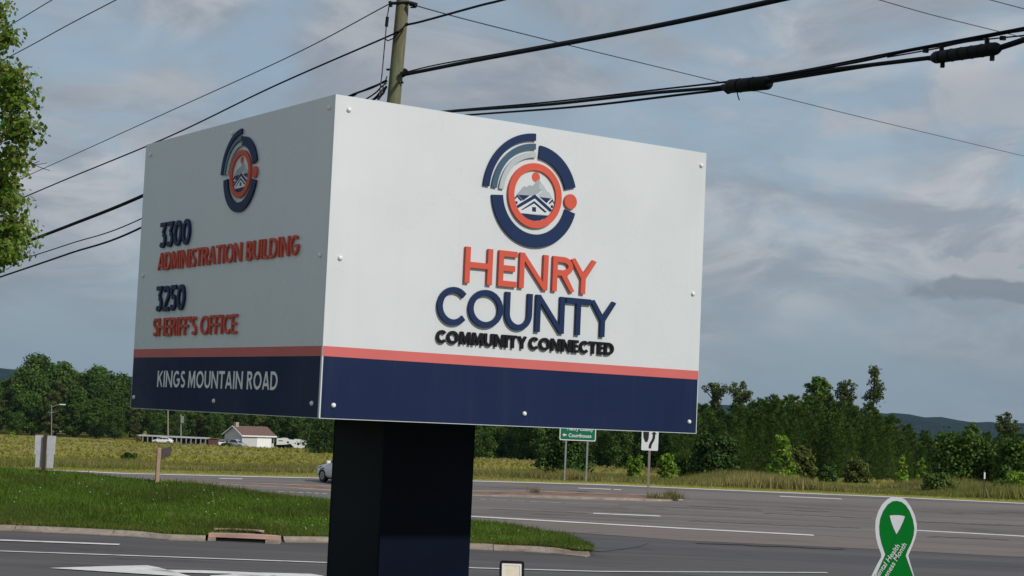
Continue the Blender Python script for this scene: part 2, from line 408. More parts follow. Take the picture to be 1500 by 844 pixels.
def tag(o, label=None, cat=None, group=None, kind=None):
    if label: o['label'] = label
    if cat: o['category'] = cat
    if group: o['group'] = group
    if kind: o['kind'] = kind
    return o
def empty(name, loc=(0, 0, 0), rz=0.0):
    o = bpy.data.objects.new(name, None); col.objects.link(o); o.location = loc; o.rotation_euler = (0, 0, rz); o.empty_display_size = .2
    return o
def copy_tree(o, parent=None):
    c = o.copy(); col.objects.link(c); c.parent = parent
    for ch in list(o.children): copy_tree(ch, c)
    return c
IDN = lambda u, v, d: Vector((u, v, d))

# ------------------------------------------------------------------ ground, roads
def sheet(name, m, rows, kind='structure', parent=None):
    """rows: list of equally long lists of points"""
    n = len(rows[0]); V = np.array([tuple(p) for r in rows for p in r]); Fc = []
    for i in range(len(rows)-1):
        for k in range(n-1): Fc.append((i*n+k, i*n+k+1, (i+1)*n+k+1, (i+1)*n+k))
    me = np_mesh(name, V, np.array(Fc), m); o = link(name, me, parent)
    me.polygons.foreach_set('use_smooth', [True]*len(me.polygons))
    if kind: o['kind'] = kind
    return o
ys = [-4300, -2000, -800, -200, -60, -20, 0, 6, 10, 12, 14, 16, 19, 22, 25, 28, 31, 34, 36, 38, 39, 60, 64, 68, 72, 76, 80, 84, 86, 86.6, 88, 90, 92, 96, 100, 106, 112, 120, 130, 145, 160, 180, 200, 225, 250, 280, 310, 350, 400, 480, 600, 800, 1500, 4300]
xs = [-4300, -2000, -900, -400, -250, -160, -110, -80, -60, -48, -40, -34, -29, -26, -23, -20, -17, -14, -11, -8, -5, -3, -1, 1, 5, 10, 16, 24, 34, 48, 70, 100, 150, 230, 400, 900, 2000, 4300]
def gbase(x, y):
    z = gz(x, y)
    if 38.2 < y < 86.2: z -= .22
    if y > 100 and y < 399:
        z += .22*math.sin(x*.11+y*.05)*math.sin(y*.07+1)
    return z
sheet('ground', 'field', [[(x, y, gbase(x, y)) for x in xs] for y in ys])
# front lawn that the sign stands on
ylw = [-20, -8, 0, 6, 10, 12, 14, 16, 18, 20, 22, 24, 26, 28, 30, 32, 34, 36, 37.6]
sheet('front_lawn', 'lawn', [[(x, y, gz(x, y)+.03) for x in range(-60, 61, 5)] for y in ylw])

sheet('bounce_paving', 'bounce_pave', [[(x, y, gz(x, y)+.05) for x in range(-40, 41, 5)] for y in (-30, -20, -10, -4, 0, 4, 7.4)])  # unseen pale surface added to bounce light onto the sign's left face
xr = [-70, -60, -50, -42, -36, -32, -28, -25, -22, -19, -16, -13, -10, -7, -4, -1, 2, 5, 8, 11, 15, 20, 26, 34, 44, 56, 70]
yfar = 83.0
sheet('side_street', 'asph_side', [[(x, y, gz(x, y)) for x in xr] for y in (37.6, 41, 45, 49, 53, 57, 61)])
# highway strip; its near edge follows the shoulder
def line_px(pts, lift):   # dense polyline on the ground under a run of picture points
    res = []
    for (x0, y0), (x1, y1) in zip(pts[:-1], pts[1:]):
        k = max(1, int(abs(x1-x0)/30))
        for i in range(k): res.append(G(x0+(x1-x0)*i/k, y0+(y1-y0)*i/k, lift))
    res.append(G(pts[-1][0], pts[-1][1], lift)); return res
def resample(pl, xsv):
    X = [p.x for p in pl]; Y = [p.y for p in pl]; return [float(np.interp(x, X, Y)) for x in xsv]
sh_lo = line_px([(700, 771), (820, 779), (1000, 792), (1287, 805), (1500, 817)], 0)
sh_hi = line_px([(700, 757), (1000, 774), (1192, 784), (1340, 794), (1500, 803)], 0)
def ext(pl):
    a, b = pl[0], pl[-1]; s0 = (pl[4].y-a.y)/(pl[4].x-a.x); s1 = (b.y-pl[-5].y)/(b.x-pl[-5].x)
    return [Vector((-70, a.y+(-70-a.x)*s0*.1, 0))]+pl+[Vector((70, b.y+(70-b.x)*s1*.4, 0))]
xd = sorted(set(xr+list(np.arange(-24, 24, 1.0))))
lo = resample(ext(sh_lo), xd); hi = resample(ext(sh_hi), xd)
lo = [min(l, h-.6) for l, h in zip(lo, hi)]
sheet('road_shoulder', 'asph_tan', [[(x, lo[i]+(hi[i]-lo[i])*t, gz(x, lo[i]+(hi[i]-lo[i])*t)+.008) for i, x in enumerate(xd)] for t in (0, .5, 1.05)])
far = [(-60, 687), (60, 688.6), (125, 690.8), (180, 693.5), (465, 700.3), (700, 704.8), (880, 710), (1100, 719.6), (1300, 727.8), (1490, 737), (1620, 743)]
fl3 = line_px(far, 0); fe = [min(86.0, y+.32) for y in resample([Vector((-70, fl3[0].y, 0))]+fl3+[Vector((70, fl3[-1].y, 0))], xd)]
sheet('highway', 'asph_hw', [[(x, hi[i]+(fe[i]-hi[i])*t, gz(x, hi[i]+(fe[i]-hi[i])*t)+.012) for i, x in enumerate(xd)] for t in np.linspace(0, 1, 14)])
sheet('verge', 'field', [[(x, fe[i]+.001+(88.5-fe[i])*t, gz(x, fe[i]+(88.5-fe[i])*t)+.004+.03*(t > 0)) for i, x in enumerate(xd)] for t in (0, .02, .3, .6, 1)])
# darker patch of fresh asphalt at the mouth of the side street
pp = [G(x, y, .016) for x, y in ((806, 787), (850, 784.5), (880, 787), (925, 791), (950, 795), (940, 800), (915, 804), (880, 808), (860, 806), (835, 802), (812, 796))]
tag(MB().add(pp, [tuple(range(len(pp)))]).build('asphalt_patch', 'asph_patch'), kind='structure')

def marking(name, pts, wid, m='paint', lift=.022, label=None):
    """painted line along ground points given in the picture; wid in metres (depth direction)"""
    pl = line_px(pts, lift); a = []; b = []
    for i, p in enumerate(pl):
        t = (pl[min(i+1, len(pl)-1)]-pl[max(i-1, 0)]); t.z = 0; t.normalize(); n = Vector((-t.y, t.x, 0))
        for lst, s in ((a, 1), (b, -1)):
            q = p+n*(s*wid/2); lst.append(Vector((q.x, q.y, gz(q.x, q.y)+lift)))
    o = sheet(name, m, [a, b]); return o
far = [(-60, 687), (60, 688.6), (125, 690.8), (180, 693.5), (465, 700.3), (700, 704.8), (880, 710), (1100, 719.6), (1300, 727.8), (1490, 737), (1620, 743)]
# fit: the far line runs just inside the far pavement edge
marking('edge_line', far, .46)
marking('edge_line', [(640, 754), (700, 757), (1000, 774), (1192, 784)], .42)
marking('edge_line', [(1343, 777), (1420, 781), (1500, 785.5), (1640, 794)], .40)
marking('lane_dash', [(869, 752), (967, 756)], .38)
marking('lane_dash', [(1142, 727), (1233, 731)], .42)
marking('lane_dash', [(847, 715), (895, 716.8)], .38); marking('lane_dash', [(899, 717), (910, 717.5)], .34)
marking('lane_dash', [(321, 700.6), (355, 701.6)], .4)
for a in ((703, 731.4, 712), (718, 732.2, 741), (750, 733.6, 768), (776, 734.6, 822), (830, 737.4, 850)):
    marking('lane_dash', [(a[0], a[1]), (a[2], a[1]+(a[2]-a[0])*.045)], .18, 'fadedpaint')
for a in ((408, 720), (424, 720.7), (437, 721.3), (449, 721.8), (460, 722.3), (472, 722.8)):
    marking('lane_dash', [a, (a[0]+7, a[1]+.3)], .18, 'paint')
marking('lane_line', [(-120, 787.5), (0, 791), (90, 794.3), (175, 797.5)], .30)
marking('lane_line', [(-150, 802.5), (0, 807), (250, 815.8), (480, 824), (700, 832), (880, 837), (1212, 838.8)], .16)
marking('median_edge_line', [(905, 733.5), (1010, 736)], .12, 'fadedpaint')
# tar sealed cracks
MT['tar'] = mat('crack_tar', (.045, .04, .038), .7, var=.3, scale=2)
random.seed(31)
for (x0, y0, x1) in ((1010, 741.5, 1090), (1120, 752, 1260), (1165, 747.5, 1225), (1230, 757, 1290), (1330, 748.5, 1420), (1010, 763, 1270), (1020, 795, 1250), (1345, 764, 1500), (1290, 805.5, 1320), (720, 745.5, 860), (1360, 786, 1480), (905, 739, 1120)):
    pts_ = []; x_ = x0
    while x_ <= x1: pts_.append((x_, y0+(x_-x0)*.044+random.uniform(-.7, .7))); x_ += random.uniform(9, 18)
    if len(pts_) > 1: marking('crack_seal', pts_, random.uniform(.10, .22), 'tar', .018)
# turn arrow
def flat(name, pts, m='paint', lift=.024):
    v = [G(x, y, lift) for x, y in pts]; return tag(MB().add(v, [tuple(range(len(v)))]).build(name, m), kind='structure')
flat('lane_arrow', [(72, 832), (140, 829.8), (215, 828), (232, 831), (290, 847), (262, 844)])
flat('lane_arrow', [(214, 834.2), (300, 835.5), (375, 838.5), (455, 840.5), (474, 843.5), (470, 848), (440, 847), (400, 843.2), (375, 844.5), (335, 840.3), (250, 838.5)])
flat('lane_arrow', [(308, 843), (345, 841), (400, 844), (430, 849), (380, 856), (308, 852)])

# ------------------------------------------------------------------ grass traffic island with its kerb
kx = [-700, -300, -150, 0, 100, 200, 250, 306, 410, 485, 600, 693, 746, 806, 845, 871]
kt = [738, 754, 761, 768, 772, 777, 782, 783.6, 785, 786, 791, 796, 798, 800.5, 806, 808]   # top/back of kerb
gx = [-700, -300, -150, 0, 125, 300, 485, 600, 700, 760, 830, 850, 871]
gy = [652, 670, 677, 685, 694.5, 712, 734.5, 753, 771, 780, 792, 800, 807]
gY = [60, 60, 60, 60, 60, 60, 60, 60, 60, 59, 57, 55, 53]
cols_ = list(range(-700, -150, 40))+list(range(-150, 860, 14))+[861, 868]
rows = [[] for _ in range(12)]
for x in cols_:
    k = G(x, np.interp(x, kx, kt), .15)
    yt = np.interp(x, gx, gy); Yc = float(np.interp(x, gx, gY)); Yc = max(Yc, k.y+.05)
    c = at(x, yt, Yc); c.z = max(c.z, gz(c.x, c.y)+.03)
    for i in range(10):
        t = i/9; p = k.lerp(c, t); p.z += math.sin(t*PI)*.05*(c.z-k.z) + .03*math.sin(x*.05+i)*math.sin(t*PI)
        rows[i].append(p)
    for j, (dy, fr) in enumerate(((1.0, .45), (2.2, -.05))):
        q = Vector((c.x*(1+dy/c.y), c.y+dy, 0)); g0 = gz(q.x, q.y); q.z = g0+(c.z-gz(c.x, c.y))*fr-.01
        rows[10+j].append(q)
island = sheet('grass_island', 'lawn', rows)
island_rows = rows
# kerb in cast lengths
kerb = empty('kerb'); kerb['kind'] = 'structure'
def kerb_run(px0, px1, seg, drop=0):
    kp = [G(x, np.interp(x, kx, kt), .15) for x in np.arange(px0, px1+1, 6)]
    d = [0]
    for a, b in zip(kp[:-1], kp[1:]): d.append(d[-1]+(b-a).length)
    L = d[-1]; n = max(1, round(L/seg))
    def pt(s):
        return Vector(tuple(float(np.interp(s, d, [p[i] for p in kp])) for i in range(3)))
    for i in range(n):
        s0 = L*i/n+.012; s1 = L*(i+1)/n-.012; mb = MB(); sec = []
        jit = random.uniform(-.025, .02)
        for j in range(4):
            s = s0+(s1-s0)*j/3; p = pt(s); t = (pt(min(L, s+.1))-pt(max(0, s-.1))); t.z = 0; t.normalize(); nn = Vector((t.y, -t.x, 0))
            g = gz(p.x, p.y); hgt = .15+jit
            pr = [(.10, -.2), (.10, hgt), (0.0, hgt), (-.10, hgt-.02), (-.17, .05), (-.42, .012), (-.42, -.2)]
            sec.append([Vector((p.x-nn.x*a, p.y-nn.y*a, g+z)) for a, z in pr])
        m_ = len(sec[0]); vs = [v for r in sec for v in r]; fs = [tuple(range(m_)), tuple(3*m_+q for q in reversed(range(m_)))]
        for j in range(3):
            for q in range(m_): fs.append((j*m_+q, j*m_+(q+1) % m_, (j+1)*m_+(q+1) % m_, (j+1)*m_+q))
        mb.add(vs, fs); mb.build('kerb_segment', 'conc', kerb)
kerb_run(-700, 303, 3.0); kerb_run(414, 869, 3.0)
# storm drain inlet let into the kerb
a = G(306, 791.3, 0); b = G(411, 795.8, 0); ax = (b-a); L = ax.length; rz = math.atan2(ax.y, ax.x); c = (a+b)/2
dr = empty('storm_drain', (c.x, c.y, gz(c.x, c.y)), rz)
tag(dr, 'pinkish concrete storm drain inlet with a dark slot set into the kerb', 'storm drain')
arc = [(-L/2, -.12), (L/2, -.12), (L/2, .05), (L*.42, .22), (L*.25, .36), (0, .42), (-L*.3, .38), (-L/2, .26)]
MB().prism(arc, IDN, .105, .215).build('lid', 'lid', dr)
MB().box((0, .10, -.02), (L-.3, .34, .246)).build('throat_shade', 'dark', dr)  # solid black block painting the shade inside the front slot
MB().prism([(-L/2, -.2), (-L/2+.22, -.14), (-L/2+.2, .2), (-L/2, .2)], IDN, -.1, .104).build('end_block', 'conc', dr)
MB().prism([(L/2-.42, -.28), (L/2, -.3), (L/2, .2), (L/2-.12, .2)], IDN, -.1, .104).build('end_block', 'conc', dr)
MB().prism([(-L*.44, .43), (-L*.2, .50), (L*.08, .50), (L*.2, .45), (L*.05, .68), (-L*.25, .74), (-L*.42, .60)], IDN, .08, .275).build('rear_opening_shade', 'dark', dr)  # black solid in place of a hollow, its shade put into the colour
MB().prism([(-L*.48, .60), (-L*.3, .80), (0, .80), (L*.16, .66), (L*.22, .74), (0, .95), (-L*.35, .95), (-L*.5, .75)], IDN, .08, .31).build('rear_rim', 'lid', dr)

# paved median with dirt on it
mu = line_px([(150, 699.5), (260, 702.5), (487, 711), (700, 718), (800, 720.3), (950, 725.5), (985, 728.5), (999, 731)], .03)
ml = line_px([(150, 700.5), (260, 705), (487, 718), (700, 726), (800, 729), (900, 732), (975, 734), (999, 732.2)], .03)
xm = np.linspace(mu[0].x, mu[-1].x, 80)
yu = resample(mu, xm); yl = resample(ml, xm)
def mrow(t, dz): return [(x, yl[i]+(yu[i]-yl[i])*t, gz(x, yl[i]+(yu[i]-yl[i])*t)+dz(x)) for i, x in enumerate(xm)]
x780 = G(740, 724).x
hh = lambda x: .018+.06*sstep(x, x780-2, x780+1.5)
sheet('median_kerb', 'conc', [mrow(0, lambda x: .012), mrow(.03, lambda x: hh(x)), mrow(.2, hh)])
sheet('median', 'dirt', [mrow(.2, hh), mrow(.4, lambda x: hh(x)+.03*math.sin(x*2.1)), mrow(.6, lambda x: hh(x)+.03*math.sin(x*1.3+1)), mrow(.8, hh)])
sheet('median_kerb', 'conc', [mrow(.8, hh), mrow(.97, hh), mrow(1, lambda x: .012)])

# ------------------------------------------------------------------ blades of grass (uncountable)
def blades(name, m, P, h, wd, lean=.4, parent=None):
    n = len(P); h = h*rng.uniform(.5, 1.25, n); a = rng.uniform(0, 2*PI, n)
    dx = np.cos(a)*wd/2; dy = np.sin(a)*wd/2; b = rng.uniform(0, 2*PI, n); l = rng.uniform(0, lean, n)*h
    V = np.empty((n, 3, 3)); V[:, 0] = P; V[:, 1] = P; V[:, 2] = P
    V[:, 0, 0] -= dx; V[:, 0, 1] -= dy; V[:, 1, 0] += dx; V[:, 1, 1] += dy
    V[:, 2, 0] += np.cos(b)*l; V[:, 2, 1] += np.sin(b)*l; V[:, 2, 2] += h
    me = np_mesh(name, V.reshape(-1, 3), np.arange(n*3).reshape(-1, 3), m)
    o = link(name, me, parent); return o
IR = np.array([[tuple(p) for p in r] for r in island_rows])   # (12, nc, 3)
c0i = next(i for i, x in enumerate(cols_) if x >= -60)
def island_pts(n, t0=0.0, t1=10.4, cut=None, xa=None, xb=None):
    a_ = (c0i if xa is None else xa); b_ = (IR.shape[1]-1.001 if xb is None else xb)
    u = rng.uniform(a_, b_, n); v = rng.uniform(t0, t1, n)
    i = u.astype(int); j = v.astype(int); fu = (u-i)[:, None]; fv = (v-j)[:, None]; j1 = np.minimum(j+1, 11)
    P = (IR[j, i]*(1-fu)+IR[j, i+1]*fu)*(1-fv)+(IR[j1, i]*(1-fu)+IR[j1, i+1]*fu)*fv
    P[:, 2] -= .01
    return P
P = island_pts(150000)
patch = np.sin(P[:, 0]*.9+P[:, 1]*.7)*np.sin(P[:, 1]*1.3-P[:, 0]*.4+1)
o = blades('grass', 'gr_lawn', P, .11*(1+.5*patch)*np.where(rng.uniform(size=len(P)) < .12, 1.7, 1), .026, .9)
tag(o, 'short green clover grass on the traffic island behind the kerb', 'grass', kind='stuff')
Pc = island_pts(110, 1, 9.5); Pc[:, 2] += .08
mb = MB()
for p in Pc: mb.box((p[0], p[1], p[2]), (.034, .034, .025), random.random()*3)
tag(mb.build('clover_flowers', 'clover'), 'tiny white clover heads dotted over the green traffic island', 'clover', kind='stuff')
# brownish grass creeping over the back of the kerb
P = island_pts(9000, 0, .55); o = blades('grass', 'gr_dry', P, .09, .03, 1.0)
tag(o, 'brown creeping grass along the back of the near kerb', 'grass', kind='stuff')

ia = next(i for i, x in enumerate(cols_) if x >= 235); ib = next(i for i, x in enumerate(cols_) if x >= 420)
P = island_pts(5200, .3, 2.8, xa=ia, xb=ib); keep = rng.uniform(size=len(P)) < np.clip(1.2-np.abs(np.linspace(0, 1, len(P))*0), 0, 1)
tag(blades('grass', 'gr_dry', P, .085, .028, 1.1), 'dry trampled grass patch around the back of the storm drain', 'grass', kind='stuff')
P = island_pts(5000, 9.0, 10.4); tag(blades('grass', 'gr_weed', P, .19, .024, .6), 'taller grass stems along the far edge of the traffic island', 'grass', kind='stuff')
def scatter(n, px0, px1, Y0, Y1, power=1.0):
    Y = Y0+(Y1-Y0)*rng.uniform(0, 1, n)**power
    X = (rng.uniform(px0, px1, n)-CX)/F_PX*Y
    Z = np.array([gbase(x, y) for x, y in zip(X, Y)]); return np.stack([X, Y, Z], 1)
P = scatter(90000, -60, 1560, 82.6, 103, 1.2)
fex = np.interp(P[:, 0], xd, fe); P = P[P[:, 1] > fex+.15]; P[:, 2] = [gz(x, y) for x, y in P[:, :2]]
k = .55+.6*np.clip(np.sin(P[:, 0]*.35)*np.sin(P[:, 0]*.13+2)+.3, 0, 1)+.4*((P[:, 1]-83)/20)
k = np.where(P[:, 1] < np.interp(P[:, 0], xd, fe)+2.6, .3, k)
tag(blades('grass', 'gr_dry', P, .30*k, .05, .9), 'tan and green uncut grass along the far road edge', 'grass', kind='stuff')
P = scatter(60000, 840, 1560, 87, 104, 1.0); kk = np.clip(np.sin(P[:, 0]*.5+1)*.6+.6, .3, 1.2)
tag(blades('grass', 'gr_dry', P, .62*kk, .05, .45), 'tall tan seed grass along the verge right of the green road sign', 'grass', kind='stuff')
P = scatter(30000, -60, 1560, 100, 400, 1.5)
tag(blades('grass', 'gr_field', P, .20+.0007*(P[:, 1]-100), .16+.0016*P[:, 1], 1.2), 'yellow green hay grass covering the field beyond the highway', 'grass', kind='stuff')
# tufts on the median tip
for (x, y, n, h) in ((958, 729.5, 90, .28), (982, 730, 140, .42), (993, 731, 90, .3), (785, 721.5, 60, .3), (973, 730.5, 60, .3)):
    g = G(x, y, .1); Pq = np.array([(g.x+rng.normal(0, .16), g.y+rng.normal(0, .12), g.z) for _ in range(n)])
    o = blades('weed_tuft', 'gr_dry', Pq, h, .03, .8)
    tag(o, {958: 'dry weed tuft just right of the white arrow sign post', 982: 'largest dry weed tuft at the median tip', 993: 'outermost dry weed tuft at the median tip', 785: 'small dry weed tuft alone on the median near the green sign', 973: 'dry weed tuft left of the largest one on the median'}[x], 'weed', 'weed tufts on the median', 'stuff')

# ------------------------------------------------------------------ distant hills
hill_nr = 0
rws = [[] for _ in range(7)]
nA = 720
for i in range(nA+1):
    th = 2*PI*i/nA
    hN = 46+13*math.sin(th*5+1.2)+7*math.sin(th*17+.4)+3*math.sin(th*53+2)+1.6*math.sin(th*131)
    # the view azimuth: th measured from +Y clockwise
    deg = math.degrees(th if th < PI else th-2*PI)
    if abs(deg) < 24:
        prof = float(np.interp(deg, [-24, -17, -15.2, -13, -9, -2, 6, 8.5, 12.2, 13.2, 14.1, 15.2, 16.8, 20, 24], [40, 37, 36, 34, 30, 26, 30, 32, 29, 26.5, 25.5, 21, 22, 24, 30]))
        wgt = sstep(24-abs(deg), 0, 4)
        hN = hN*(1-wgt)+(prof/F_PX*3900+4+1.2*math.sin(th*260)+.9*math.sin(th*417+1)+.8*math.sin(th*910))*wgt
    for j, (r_, f_) in enumerate(((3000, -.12), (3200, .05), (3400, .32), (3600, .62), (3800, .9), (3920, 1.0), (4150, .2))):
        z = -6.6+(hN+6.6)*f_ + (5*math.sin(th*90+j*1.7)+3*math.sin(th*210+j*2.9) if 0 < j < 5 else 0)
        rws[j].append((r_*math.sin(th), r_*math.cos(th), z))
sheet('hills', 'hill', rws)

# ------------------------------------------------------------------ trees
def leaves_np(C, Nn, size, tri=False):
    n = len(C); R = rng.normal(size=(n, 3)); Nn = Nn/np.linalg.norm(Nn, axis=1, keepdims=True)
    A = np.cross(Nn, R); A /= np.linalg.norm(A, axis=1, keepdims=True)+1e-9; B = np.cross(Nn, A)
    s = (size*rng.uniform(.6, 1.35, n))[:, None]
    if tri:
        V = np.stack([C-A*s*.5, C+A*s*.5, C+B*s*.9], 1); return V.reshape(-1, 3), np.arange(n*3).reshape(-1, 3)
    V = np.stack([C-A*s*.42, C-B*s*.5, C+A*s*.42, C+B*s*.55], 1); return V.reshape(-1, 3), np.arange(n*4).reshape(-1, 4)
def blob_pts(blobs, n):
    """blobs: (cx,cy,cz,rx,ry,rz)"""
    B = np.array(blobs); wgt = (B[:, 3]*B[:, 5]); wgt = wgt/wgt.sum()
    k = rng.choice(len(B), n, p=wgt); D = rng.normal(size=(n, 3)); D /= np.linalg.norm(D, axis=1, keepdims=True)
    D[:, 2] = np.where((D[:, 2] < -.3) & (rng.uniform(size=n) < .5), -D[:, 2], D[:, 2])
    r = rng.uniform(.55, 1.05, n)[:, None]
    C = B[k, :3]+D*r*B[k, 3:6]+rng.normal(size=(n, 3))*.22*B[k, 3:6]
    Nn = D*1.0+rng.normal(size=(n, 3))*.45+np.array([0, 0, .25])
    return C, Nn
def limb(mb, p0, p1, r0, r1, n=5, wob=.06):
    p0 = Vector(p0); p1 = Vector(p1); L = (p1-p0).length; pts = []; rs = []
    for i in range(n+1):
        t = i/n; q = p0.lerp(p1, t)
        if 0 < i < n: q += Vector((random.uniform(-1, 1), random.uniform(-1, 1), random.uniform(-.5, .5)))*L*wob
        pts.append(q); rs.append(r0+(r1-r0)*t)
    mb.tube(pts, rs, 6)
def make_tree(name, H, spread, m, nleaf, lsize, nblob=26, low=.18, gappy=0.0, thin=False, seed=1):
    st = random.getstate(); random.seed(seed)
    root = empty(name); mb = MB(); blobs = []
    limb(mb, (0, 0, -.8), (random.uniform(-.3, .3), random.uniform(-.3, .3), H*.82), H*.017+.05, H*.004, 8, .012)
    for i in range(nblob):
        t = (i+.5)/nblob; z = H*(low+(0.97-low)*t)
        prof = math.sin(PI*min(1, .18+.80*((z/H-low)/(1-low)))) ** .7
        if thin: prof = .6+.4*math.sin(t*11+seed)
        a = i*2.4+random.uniform(-.4, .4); rr_ = spread*prof*random.uniform(.35, .95)
        br = spread*random.uniform(.22, .42)*(.75 if gappy else 1)
        if thin: rr_ = spread*prof*random.uniform(.1, 1.0); br = random.choice((.28, .38, .5, .62, .8, .95))*random.uniform(.8, 1.15)
        x, y = math.cos(a)*rr_, math.sin(a)*rr_; bz = min(z, H-br*.6)
        if gappy and not thin: br *= random.uniform(.7, 1.1)
        if gappy and random.random() < gappy: continue
        blobs.append((x, y, bz, br, br, br*random.uniform(.5, 1.15) if thin else br*random.uniform(.6, .9)))
        limb(mb, (0, 0, max(.5, bz-rr_*.8-.6)), (x, y, bz), H*.006+.02, .02, 3, .05)
    mb.build('trunk', 'bark', root)
    C, Nn = blob_pts(blobs, nleaf); V, Fq = leaves_np(C, Nn, lsize)
    me = np_mesh('crown', V, Fq, m); link('crown', me, root)
    random.setstate(st); return root
def make_pine(name, H, spread, m, seed=1, ntuft=620, base=.06, ragged=.2):
    st = random.getstate(); random.seed(seed)
    root = empty(name); mb = MB(); limb(mb, (0, 0, -.5), (0, 0, H*.98), H*.014+.03, .02, 6, .006)
    C = []; D = []
    nb = int(34+H*2)
    for i in range(nb):
        t = base+(1-base)*(i/nb)**.92; z = H*t
        Lb = spread*(1-t)**.48*random.uniform(1-ragged*1.6, 1.1)+.12; a = i*2.39996+random.uniform(-.3, .3)
        tip = Vector((math.cos(a)*Lb, math.sin(a)*Lb, z+Lb*random.uniform(.12, .45)))
        if i % 2 == 0: limb(mb, (0, 0, z), tip, .035, .01, 2, .03)
        for k_ in range(max(3, int(ntuft/nb))):
            s = random.uniform(.25, 1.02)**.7; p = Vector((0, 0, z)).lerp(tip, s)+Vector((random.gauss(0, 1), random.gauss(0, 1), random.gauss(0, .8)))*(.10+.10*Lb)
            C.append(p); D.append(Vector((math.cos(a), math.sin(a), .75)))
    for k_ in range(12): C.append(Vector((random.gauss(0, .08), random.gauss(0, .08), H-random.random()*.6))); D.append(Vector((0, 0, 1)))
    mb.build('trunk', 'bark', root)
    C = np.array([tuple(c) for c in C]); D = np.array([tuple(d) for d in D]); per = 8
    C = np.repeat(C, per, 0); D = np.repeat(D, per, 0); n = len(C)
    d = D+rng.normal(size=(n, 3))*.75; d /= np.linalg.norm(d, axis=1, keepdims=True)
    Ln = rng.uniform(.22, .46, n)[:, None]; sd_ = np.cross(d, rng.normal(size=(n, 3))); sd_ /= np.linalg.norm(sd_, axis=1, keepdims=True)
    wv = .065
    V = np.stack([C-sd_*wv, C+sd_*wv, C+d*Ln], 1).reshape(-1, 3)
    me = np_mesh('crown', V, np.arange(n*3).reshape(-1, 3), m); link('crown', me, root)
    random.setstate(st); return root

def place(proto, used, loc, s, label, cat, group=None, rz=None, sz=None):
    o = proto if id(proto) not in used else copy_tree(proto)
    used.add(id(proto)); o.location = loc; o.scale = (s, s, s if sz is None else sz)
    o.rotation_euler = (0, 0, random.uniform(0, 6.28) if rz is None else rz)
    for k_ in ('label', 'category', 'group'):
        if k_ in o: del o[k_]
    tag(o, label, cat, group); return o
used = set()
ORD = ['', 'first', 'second', 'third', 'fourth', 'fifth', 'sixth', 'seventh', 'eighth', 'ninth', 'tenth', 'eleventh', 'twelfth']
LM_R = [(1000, 'the right end of the county sign'), (1146, 'the light green young tree'), (1197, 'the round topped pine'), (1281, 'the tallest thin tree'), (1350, 'the blue hill gap'), (1441, 'the thin marker post')]
LM_L = [(-99, 'the left edge of the view'), (75, 'the street lamp'), (192, 'the left end of the county sign'), (255, 'the pole with a pale box'), (355, 'the grey house'), (428, 'the white camper')]
LM_C = [(540, 'the dark sign post'), (700, 'the sign post edge'), (832, 'the cedar bush'), (931, 'the left bright sapling'), (979, 'the right bright sapling')]
cnt = {}
def lml(kind, row, px, LM):
    nm = [n_ for x_, n_ in LM if x_ <= px] or [LM[0][1]]; nm = nm[-1]; cnt[(kind, row, nm)] = cnt.get((kind, row, nm), 0)+1
    return '%s, %s row, %s right of %s' % (kind, row, ORD[cnt[(kind, row, nm)]], nm)
ROWS = ['back', 'fourth', 'middle', 'second', 'front']
pines = [make_pine('pine_tree', 10, 2.5+.25*i, 'lf_dark', 10+i, ntuft=1000, base=.01, ragged=.15+.08*i) for i in range(4)]
oaks = [make_tree('oak_tree', 18, 6.0, 'lf_oak', 7500, .62, 38, .10, seed=20+i) for i in range(4)]
olives = [make_tree('hardwood_tree', 18, 5.2, 'lf_olive', 5500, .60, 34, .12, .12, seed=30+i) for i in range(3)]
greens = [make_tree('broadleaf_tree', 10, 4.0, 'lf_oak', 6500, .36, 34, .06, seed=40+i) for i in range(3)]
def top_scale(px, ytop, Y, H, gzv=None):
    g = Vector(((px-750)/F_PX*Y, Y, 0)); t = at(px, ytop, Y); g = Vector((t.x, t.y, gz(t.x, t.y)))
    return g, (t.z-g.z)/H
# right: dense young pines, back to front
k = 0
prof_x = [1010, 1040, 1070, 1100, 1130, 1165, 1200, 1240, 1280, 1305, 1325, 1350, 1390, 1440, 1520]
prof_y = [590, 598, 598, 588, 580, 578, 584, 588, 596, 606, 621, 628, 636, 634, 630]
for row, (Y, dy) in enumerate(((214, 0), (203, 5), (192, 12), (181, 22), (172, 36))):
    px = 1002+row*9
    while px < 1540:
        yt = np.interp(px, prof_x, prof_y)+dy+random.uniform(-3, 6)
        if not (row == 4 and (1395 < px)):
            g, s = top_scale(px, yt, Y+random.uniform(-3, 3), 10)
            place(pines[k % 4], used, g, s, lml('young pine', ROWS[row], px, LM_R), 'pine tree', 'young pines beyond the highway'); k += 1
        px += random.uniform(22, 32)
for px in range(1560, 2000, 26):
    for Y in (176, 196):
        g, s = top_scale(px, 640+random.uniform(-10, 8), Y+random.uniform(-4, 4), 10); place(pines[k % 4], used, g, s, 'young pine continuing past the right edge of the view', 'pine tree', 'pines past the right edge'); k += 1
